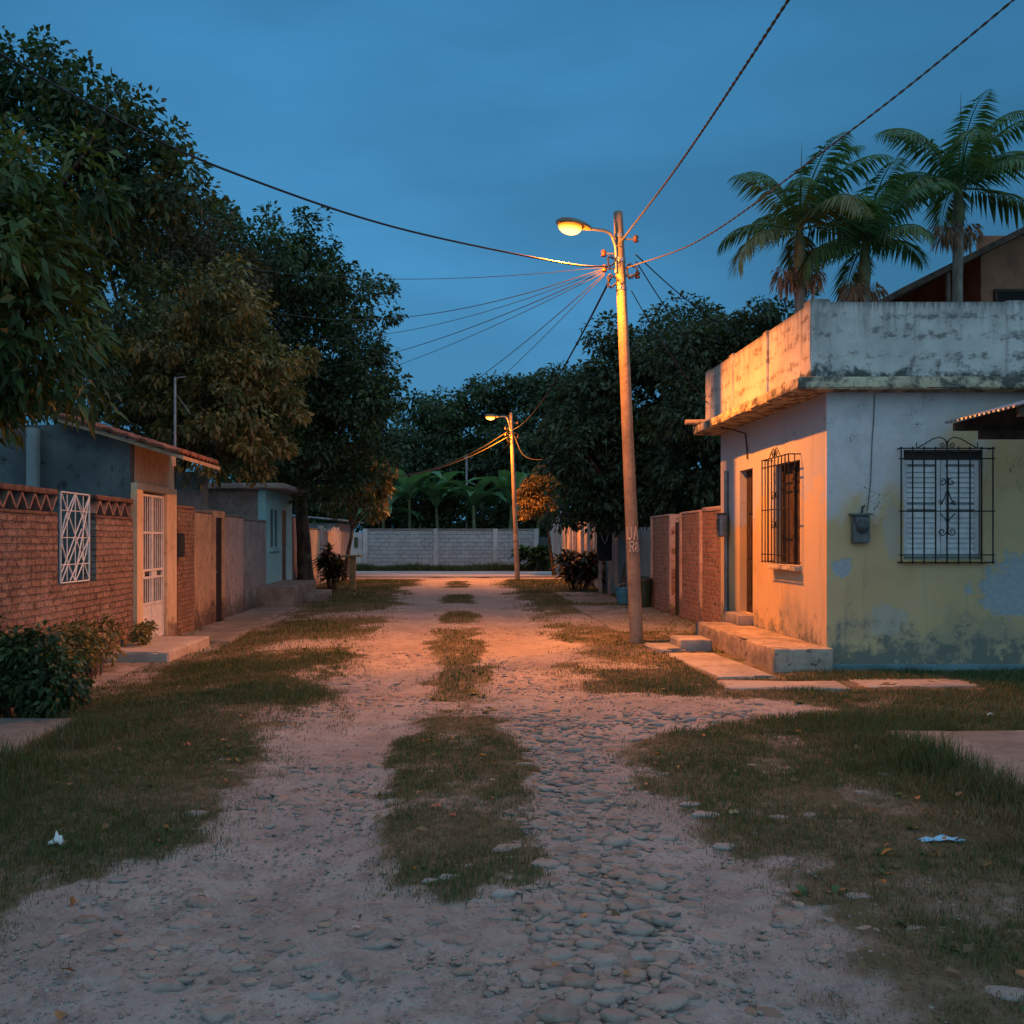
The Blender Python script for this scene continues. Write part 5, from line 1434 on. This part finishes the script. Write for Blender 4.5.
mt2 = thing('electric_meter', 'dark electric meter beside the white barred gate', 'electric meter', (LW + .02, 17.6, 1.3))
mb = MB(); mb.rbox(LW - .038, LW + .13, 17.47, 17.73, 1.3, 1.72, .06, .002, 3, 0, .012); mb.build('box', m_plain('black_box', (.02, .02, .02), .5), mt2, smooth=40)
mb = MB(); mb.tube([(LW + .0, 17.6, 1.72), (LW + .0, 17.62, 2.3), (LW - .02, 17.62, 2.9)], .016, 6); mb.build('pipe', CABLE, mt2)
slab('concrete_step', 'broad pale concrete step under the white barred gate', 'step', LW + .065, -3.98, 13.8, 16.1, .055, m_plaster('pale_step', (.40, .36, .31), (.33, .29, .25), (.16, .13, .11), .4, .1, 2, .3), .3, 11)
slab('paving_slab', 'low paving slab along the left walls right after the gate step', 'paving slab', -4.6, -3.75, 16.3, 18.6, -.03, CONCRETE_DARK, .2, 12, .05)
slab('paving_slab', 'second paving slab along the left walls before the dark doorway', 'paving slab', -4.8, -3.7, 18.75, 20.6, -.03, CONCRETE_DARK, .2, 13, -.04)
slab('paving_slab', 'third paving slab along the left walls past the dark doorway', 'paving slab', -4.85, -3.9, 20.75, 24.2, -.02, CONCRETE_DARK, .2, 14)

def wall_thing(label, y0, y1, z1, mat, cap=None, x=LW, th=.2, holes=(), name='plaster_wall', seed=0):
    t = thing(name, label, 'wall', (x - th / 2, (y0 + y1) / 2, -.15)); mb = MB(); mb.wall('x', x - th, x, y0, y1, -.15, z1, holes); mb.build('wall', mat, t)
    if cap:
        mb = MB(); mb.rbox(x - th - .01, x + .015, y0, y1, z1 - .002, z1 + .06, .25, .012, 3, seed, .014); mb.build('coping', cap, t, smooth=40)
    return t

wall_thing('rough orange brick wall between the gate house and the stained wall', 17.76, 18.85, 2.16, m_brick('rough_brick', (.34, .18, .10), (.25, .12, .07), (.22, .15, .10), 'x', .24, .08, (.42, .28, .18), .35), BRICK_PLAIN, name='brick_wall')
sw = wall_thing('stained ochre plaster wall left of the narrow dark doorway', 18.86, 20.25, 2.12, ORANGE_PL, CONCRETE_DARK, x=LW - .02, seed=4)
dwy = thing('doorway', 'narrow dark wooden door in an ochre frame between the left walls', 'door', (LW - .1, 20.75, -.1))
mb = MB(); mb.box(LW - .2, LW + .03, 20.26, 20.42, -.1, 2.2); mb.box(LW - .2, LW + .03, 21.06, 21.22, -.1, 2.2); mb.box(LW - .2, LW + .03, 20.42, 21.06, 2.06, 2.2); mb.build('frame', ORANGE_PL, dwy)
mb = MB(); mb.box(LW - .05, LW - .01, 20.42, 21.06, -.1, 2.06); d_ = mb.build('door', m_plain('black_brown_door', (.014, .010, .008), .7, 0, .3, 8), dwy)
mb = MB(); mb.tube([(LW - .01, 20.5, .95), (LW + .04, 20.5, .95)], .018, 8); mb.build('handle', GALV, d_)
wall_thing('pinkish plaster wall right of the narrow dark doorway', 21.23, 23.2, 2.1, PINKWALL, CONCRETE_DARK, seed=5)
wall_thing('grey mildewed wall next to the turquoise house', 23.21, 25.84, 2.05, GREYWALL, CONCRETE_DARK, x=LW + .02, seed=6)

th_ = thing('turquoise_house', 'small turquoise house with flat roof slab and narrow front', 'house', (-6.4, 27.9, -.1))
TW = (26.45, 27.75, 1.35, 2.42); TD = (28.3, 29.0, .40, 2.45)
mb = MB(); mb.wall('x', LW - .2, LW, 25.86, 30.0, -.1, 2.92, [TW, TD]); mb.build('wall', TURQ, th_)
mb = MB(); mb.wall('y', 25.87, 26.06, -9, LW - .2, -.1, 2.92); mb.wall('y', 29.8, 29.99, -9, LW - .2, -.1, 2.92); mb.wall('x', -9.2, -9, 25.86, 30, -.1, 2.92); mb.build('side_wall', CONCRETE_DARK, th_)
mb = MB(); mb.rbox(-9.3, -4.42, 25.6, 30.3, 2.915, 3.06, .3, .012, 2, 1, .015); mb.build('roof_slab', CONCRETE, th_, smooth=40)
mb = MB(); mb.box(LW - .06, LW - .04, TW[0], TW[1], TW[2], TW[3]); wv = mb.build('window', m_plain('dark_pane', (.015, .02, .022), .2), th_)
mb = MB()
for y in (26.45, 27.07, 27.69): mb.box(LW - .038, LW + .004, y, y + .06, 1.35, 2.42)
mb.box(LW - .035, LW + .001, 26.511, 27.069, 1.36, 1.41); mb.box(LW - .035, LW + .001, 27.131, 27.689, 1.36, 1.41)
mb.build('frame', TURQ, wv)
mb = MB(); mb.rbox(LW - .02, LW + .06, 26.38, 27.82, 1.29, 1.348, .2, .003, 3, 1, .006); mb.build('sill', TURQ, wv, smooth=40)
mb = MB(); mb.box(LW - .06, LW - .02, 28.3, 29.0, .4, 2.45); dv = mb.build('door', m_plain('dark_door_paint', (.02, .03, .03), .6), th_)
mb = MB(); mb.tube([(LW - .02, 28.42, 1.4), (LW + .03, 28.42, 1.4)], .02, 8); mb.build('handle', GALV, dv)
mb = MB(); mb.rbox(LW + .003, -4.02, 24.6, 28.6, -.1, .46, .2, .015, 2, 2, .02); mb.build('porch', CONCRETE_DARK, th_, smooth=40)
mb = MB(); mb.rbox(-4.015, -3.55, 26.2, 28.4, -.1, .20, .2, .012, 2, 3, .02); mb.build('step', CONCRETE_DARK, th_, smooth=40)

wall_thing('dim reddish wall behind the big tree trunk on the left', 30.02, 32.5, 2.3, PINKWALL, None, x=LW - .1, seed=7)
wall_thing('orange lit plaster wall past the big left tree', 32.52, 35.9, 1.95, CREAM, CONCRETE_DARK, x=LW + .02, seed=8)
fp = thing('plank_fence', 'orange lit vertical plank fence at the far left', 'fence', (LW, 38, 0))
mb = MB(); y = 35.95
while y < 42:
    w = rd.uniform(.2, .4); mb.box(LW - .03 + rd.uniform(-.03, .03), LW + .05, y, y + w - .02, 0, 2.0 + rd.uniform(-.1, .15)); y += w
mb.build('planks', FARPALE, fp)
mb = MB(); mb.box(LW - .12, LW - .062, 35.95, 42, .4, .5); mb.box(LW - .12, LW - .062, 35.95, 42, 1.4, 1.5); mb.build('rail', DARKWOOD, fp)
sh_ = thing('shed', 'small grey shed with a metal lean-to roof at the far left corner', 'shed', (-5.4, 44.5, 0))
mb = MB(); mb.wall('x', LW - .15, LW, 42.1, 46.5, 0, 2.3); mb.wall('y', 42.1, 42.25, -7.5, LW - .15, 0, 2.3); mb.wall('y', 46.35, 46.5, -7.5, LW - .15, 0, 2.3); mb.wall('x', -7.65, -7.5, 42.1, 46.5, 0, 2.3); mb.build('wall', GREYWALL, sh_)
mb = MB(); mb.add(roofq(-7.8, 2.75, -4.35, 2.42, 41.8, 46.8, .05), [(0, 1, 2, 3), (7, 6, 5, 4), (0, 4, 5, 1), (1, 5, 6, 2), (2, 6, 7, 3), (3, 7, 4, 0)]); mb.build('roof', ZINC, sh_)
pt = thing('garden_post', 'ochre concrete post with a flat cap slab on the left verge', 'post', (-3.36, 32.2, 0))
mb = MB(); mb.rbox(-3.46, -3.26, 32.1, 32.3, -.05, 1.06, .1, .006, 3, 0, .012); mb.build('shaft', m_plain('ochre_post', (.30, .20, .09), .85, 0, .25), pt, smooth=40)
mb = MB(); mb.rbox(-3.66, -3.08, 31.95, 32.45, 1.058, 1.12, .1, .005, 3, 1, .01); mb.build('cap', m_plain('mossy_cap', (.22, .20, .08), .85, 0, .3), pt, smooth=40)

# ------------------------------------------------------------------ lamp poles
def m_lens():
    t = NT('sodium_lens'); v = t.attr('hot', 'Fac')
    c = t.mix(v, (1, .17, .008), (1, .40, .07))
    e = t.n('ShaderNodeEmission', {'Color': c, 'Strength': t.ss(v, .0, 1.0, 2.6, 9.0)})
    t.nt.links.new(e.outputs[0], t.out.inputs[0]); return t.m
LENS = m_lens()
PAINT = m_plain('white_paint_marks', (.42, .37, .33), .8, 0, .2)
HOUSING = m_plain('lamp_housing', (.16, .13, .10), .5, .3, .2)


def smooth_path(pts, n=14):
    pts = [Vector(p) for p in pts]; P = [pts[0] * 2 - pts[1]] + pts + [pts[-1] * 2 - pts[-2]]; out = []
    for i in range(1, len(P) - 2):
        for k in range(n):
            t = k / n
            out.append(.5 * ((2 * P[i]) + (-P[i - 1] + P[i + 1]) * t + (2 * P[i - 1] - 5 * P[i] + 4 * P[i + 1] - P[i + 2]) * t * t + (-P[i - 1] + 3 * P[i] - 3 * P[i + 1] + P[i + 2]) * t ** 3))
    out.append(pts[-1]); return out


def pole(base, top, label, lamp_off, watts, group, marks):
    b = Vector(base); tp = Vector(top)
    t = thing('street_lamp', label, 'street lamp', base, group)
    mb = MB(); mb.tube([b + Vector((0, 0, -.2)), b, b.lerp(tp, .33), b.lerp(tp, .66), tp], [.106, .103, .093, .082, .070], 20); sh0 = mb.build('pole', POLEM, t, smooth=50)
    mb = MB(); mb.tube([tp, tp + Vector((0, 0, .02)), tp + Vector((0, 0, .03))], [.068, .062, .04], 14); mb.build('cap', CONCRETE_DARK, sh0, smooth=30)
    def on(z): return b.lerp(tp, z / (tp.z - b.z))
    zt = tp.z
    lp = tp + Vector(lamp_off)
    # bracket arm
    hd_d = Vector((lp.x - tp.x, lp.y - tp.y, 0)).normalized(); hp = Vector((-hd_d.y, hd_d.x, 0))
    s0 = on(zt - .92) + hd_d * .095
    head_end = lp - hd_d * .24 + Vector((0, 0, .02))
    mb = MB(); mb.tube(smooth_path([s0, s0 + Vector((0, 0, .28)), s0 + hd_d * .04 + Vector((0, 0, .46)), s0 + hd_d * .17 + Vector((0, 0, lp.z - s0.z + .03)), head_end], 6), .024, 8); mb.build('arm', GALV, t, smooth=60)
    # cobra head housing, turned along its arm
    mb = MB(); prof = [(.30, .04, .035), (.24, .075, .055), (.12, .11, .075), (0, .135, .085), (-.14, .14, .085), (-.26, .11, .07), (-.33, .04, .03)]
    for dx, w, h in prof:
        for k in range(14):
            a = 2 * PI * k / 14; zz = math.sin(a); q = lp - hd_d * dx + hp * (w * math.cos(a)); mb.v.append((q.x, q.y, lp.z + .02 + (h * zz if zz > 0 else .028 * zz)))
    for i in range(len(prof) - 1):
        for k in range(14): mb.f.append((i * 14 + k, i * 14 + (k + 1) % 14, (i + 1) * 14 + (k + 1) % 14, (i + 1) * 14 + k))
    mb.f.append(tuple(range(14))[::-1]); mb.f.append(tuple((len(prof) - 1) * 14 + k for k in range(14)))
    hd = mb.build('lamp_head', HOUSING, t, smooth=60)
    n = 20; vs = []; fs = []; hot = []
    for j in range(10):
        q = j / 9; rr = math.cos(q * PI / 2)
        for k in range(n):
            a = 2 * PI * k / n; w_ = lp + hd_d * (.09 + .205 * rr * math.cos(a)) + hp * (.13 * rr * math.sin(a)); vs.append((w_.x, w_.y, lp.z - .004 - .13 * math.sin(q * PI / 2))); hot.append(max(0, min(1, (q - .04) * 2.2)))
    for j in range(9):
        for k in range(n): fs.append((j * n + k, (j + 1) * n + k, (j + 1) * n + (k + 1) % n, j * n + (k + 1) % n))
    np_mesh('lens', vs, np.array(fs), LENS, hd, extra={'hot': hot}, smooth=True)
    lb = lp + hd_d * .09; lo = lamp_light((lb.x, lb.y, lp.z - .20), watts)
    # clamps, insulators, coiled wire
    for z in (zt - .35, zt - .72, zt - 1.15):
        p = on(z); mb = MB(); mb.tube([p + Vector((0, 0, -.03)), p + Vector((0, 0, .03))], .083, 16); mb.build('clamp', GALV, t, smooth=40)
    rdp = random.Random(7)
    for sg, z in ((-1, zt - .62), (-1, zt - .85), (1, zt - .40), (1, zt - .95)):
        p = on(z); mb = MB(); mb.tube([p, p + Vector((sg * .26, -.02, 0))], .014, 6)
        br = mb.build('bracket', GALV, t)
        c = p + Vector((sg * .25, -.02, .0)); mb = MB(); mb.lathe(c, [(.02, -.05), (.045, -.04), (.03, 0), (.045, .03), (.02, .06)], 10); mb.build('insulator', CERAMIC, br, smooth=50)
    for sg, z, rr in ((-1, zt - 1.05, .09), (1, zt - .9, .10), (-1, zt - .75, .07)):
        p = on(z) + Vector((sg * .15, -.08, 0)); pts = []
        for k in range(46):
            a = k * .55; r2 = rr * (1 + .25 * math.sin(k * 1.7)); pts.append(p + Vector((r2 * math.cos(a) * .8, .05 * math.sin(k * .9), r2 * math.sin(a))))
        mb = MB(); mb.tube(pts, .006, 5); mb.build('wire_coil', CABLE, t, smooth=60)
    if marks:
        # hand-painted white characters, three short rows wrapped round the shaft
        rows = marks
        mb = MB()
        for z0, hgt, glyphs in rows:
            for a0, wid, strokes in glyphs:
                for st in strokes:
                    P = []
                    for (u, v) in st:
                        zz = z0 + hgt * v; p = on(zz - b.z); ang = -PI / 2 + a0 + wid * u; rr = .1035 - (.1035 - .070) * (zz - b.z) / (zt - b.z)
                        P.append(p + Vector((math.cos(ang), math.sin(ang), 0)) * (rr + .001))
                    Pd = []
                    for i in range(len(P) - 1):
                        for q in range(3): Pd.append(P[i].lerp(P[i + 1], q / 3))
                    Pd.append(P[-1]); mb.tube(Pd, .008, 5)
        mb.build('painted_mark', PAINT, sh0)
    return t, on


GLY = {'D': [[(0, 0), (0, 1), (.6, 1), (1, .7), (1, .3), (.6, 0), (0, 0)]], 'A': [[(0, 0), (.5, 1), (1, 0)], [(.2, .4), (.8, .4)]], 'R': [[(0, 0), (0, 1), (.8, 1), (1, .75), (.8, .5), (0, .5)], [(.4, .5), (1, 0)]],
       '8': [[(.5, .5), (.05, .75), (.5, 1), (.95, .75), (.5, .5), (0, .25), (.5, 0), (1, .25), (.5, .5)]], 'U': [[(0, 1), (0, .2), (.5, 0), (1, .2), (1, 1)]]}
t1, on1 = pole((2.74, 15.24, 0), (2.455, 15.24, 6.58), 'near concrete lamp pole with lit orange lamp, white painted marks and many wires', (-.72, -.50, -.36), 4500, 'concrete lamp poles of the lane',
          [(1.60, .20, [(-.95, .75, GLY['U']), (.12, .75, GLY['A'])]), (1.42, .15, [(-.55, .6, GLY['R']), (.25, .6, GLY['8'])])])
t2, on2 = pole((2.42, 40, 0), (2.16, 40, 6.68), 'far concrete lamp pole with lit orange lamp before the end wall', (-.76, -.4, -.2), 5200, 'concrete lamp poles of the lane',
          [(1.60, .24, [(-.95, .75, GLY['8']), (.12, .75, GLY['A'])]), (1.30, .2, [(-.55, .9, GLY['8'])])])


# ------------------------------------------------------------------ overhead wires
def cable(pts, r, label, twist=False, mat=CABLE, group='overhead wires of the street'):
    path = smooth_path(pts); mb = MB()
    if twist:
        fin = []
        for i in range(len(path) - 1):
            L = (path[i + 1] - path[i]).length; n = max(2, int(L / .03))
            fin += [path[i].lerp(path[i + 1], k / n) for k in range(n)]
        fin.append(path[-1])
        s = 0; A, B = [], []
        for i, p in enumerate(fin):
            if i: s += (p - fin[i - 1]).length
            t = (fin[min(i + 1, len(fin) - 1)] - fin[max(0, i - 1)]).normalized(); u = t.cross(Vector((0, 0, 1))).normalized(); w = t.cross(u); a = s * 2 * PI / .22
            o = (u * math.cos(a) + w * math.sin(a)) * r * .8; A.append(p + o); B.append(p - o)
        mb.tube(A, r * .85, 6); mb.tube(B, r * .85, 6)
    else:
        mb.tube(path, r, 6)
    return tag(mb.build('overhead_wire', mat, loc=tuple(path[0]), smooth=70), label, 'wire', group)


def sagged(a, b, sag, n=8):
    a, b = Vector(a), Vector(b)
    return [a.lerp(b, k / n) + Vector((0, 0, -4 * sag * (k / n) * (1 - k / n))) for k in range(n + 1)]


TW_ = m_plain('weathered_cable', (.09, .085, .075), .7, 0, .2)
pk = on1(6.05)
cable([pk + Vector((-.05, -.1, 0)), (2.56, 11.5, 5.93), (2.65, 8, 5.92), (2.85, 2, 6.05), (3.2, -12, 6.7)], .0095, 'thick twisted cable climbing steeply from the near pole to the top of the picture', True, TW_)
cable([on1(5.72) + Vector((.08, -.1, 0)), (3.15, 12.9, 5.48), (3.78, 10.4, 5.62), (4.45, 8, 5.92), (6.0, 2.5, 6.9)], .0075, 'twisted cable sagging right from the near pole past the palms', True, TW_)
cable([on1(5.75) + Vector((-.2, -.05, 0)), (1.52, 14.5, 5.62), (-.70, 12.3, 5.43), (-2.24, 10.8, 5.5), (-3.2, 9.9, 5.68), (-4.6, 8.5, 6.15), (-8, 5.1, 7.4)], .0125, 'heavy dark cable from the near pole to the upper left trees')
cable(sagged(on1(5.6) + Vector((-.15, 0, 0)), on2(6.0) + Vector((.05, -.1, 0)), .45), .018, 'black cable running from the near pole down to the far lamp pole')
ends = [((-6.2, 24, 8.35), .45, 'topmost thin wire fanning left from the near pole'), ((-6.2, 26, 8.0), .5, 'second thin wire fanning left from the near pole'), ((-6, 28, 7.5), .5, 'third thin wire fanning left from the near pole'),
        ((-4.9, 30, 6.7), .35, 'fourth thin wire fanning left from the near pole'), ((-4.9, 31, 6.2), .4, 'fifth thin wire fanning left from the near pole'), ((-4.9, 38, 5.2), .5, 'sixth thin wire fanning left from the near pole'), ((-4.95, 42, 4.0), .6, 'lowest thin wire fanning left from the near pole')]
for i, (e_, sg, lab) in enumerate(ends):
    cable(sagged(on1(5.75 - .02 * i) + Vector((-.25, -.02, 0)), e_, sg * (.7 + .25 * (i * 7 % 4))), .0055 + .0015 * (i % 2), lab, mat=TW_)
cable(sagged(on1(5.95) + Vector((.24, 0, 0)), (11.0, 31, 7.6), .6), .010, 'thin wire dropping right from the near pole behind the palms')
cable(sagged(on1(5.85) + Vector((.24, 0, 0)), (6.2, 21.5, 4.4), .15), .010, 'thin wire from the near pole dropping into the dark right tree')
cable(sagged(on1(5.4) + Vector((.15, 0, 0)), (4.28, 17.0, 3.9), .10), .008, 'thin wire from the near pole to the far parapet corner')
g2 = 'short lit wires at the far lamp pole'
cable(sagged(on2(5.9) + Vector((-.2, -.05, 0)), (-4.6, 45, 4.6), .7), .022, 'upper orange lit wire leaving the far lamp pole to the left', group=g2)
cable(sagged(on2(5.7) + Vector((-.2, -.05, 0)), (-4.6, 41, 4.2), .6), .022, 'lower orange lit wire leaving the far lamp pole to the left', group=g2)
cable(sagged(on2(5.5) + Vector((-.1, .05, 0)), (.56, 58.2, 6.2), .5), .016, 'dim wire from the far lamp pole to the thin bare mast', group=g2)
cable([on2(5.75) + Vector((.1, -.05, 0)), (2.65, 39.6, 4.95), (3.35, 39.2, 4.75), (4.2, 38.8, 5.1), (5.2, 38, 6.2)], .02, 'drooping orange lit wire right of the far lamp pole', group=g2)

# ------------------------------------------------------------------ render settings
SC.view_settings.view_transform = 'Standard'
SC.view_settings.look = 'None'
SC.view_settings.exposure = 0.0
SC.view_settings.gamma = 1.0
SC.render.engine = 'CYCLES'
SC.cycles.use_denoising = True
SC.cycles.max_bounces = 6
SC.cycles.diffuse_bounces = 3
SC.cycles.transmission_bounces = 2
SC.cycles.sample_clamp_indirect = 3.0
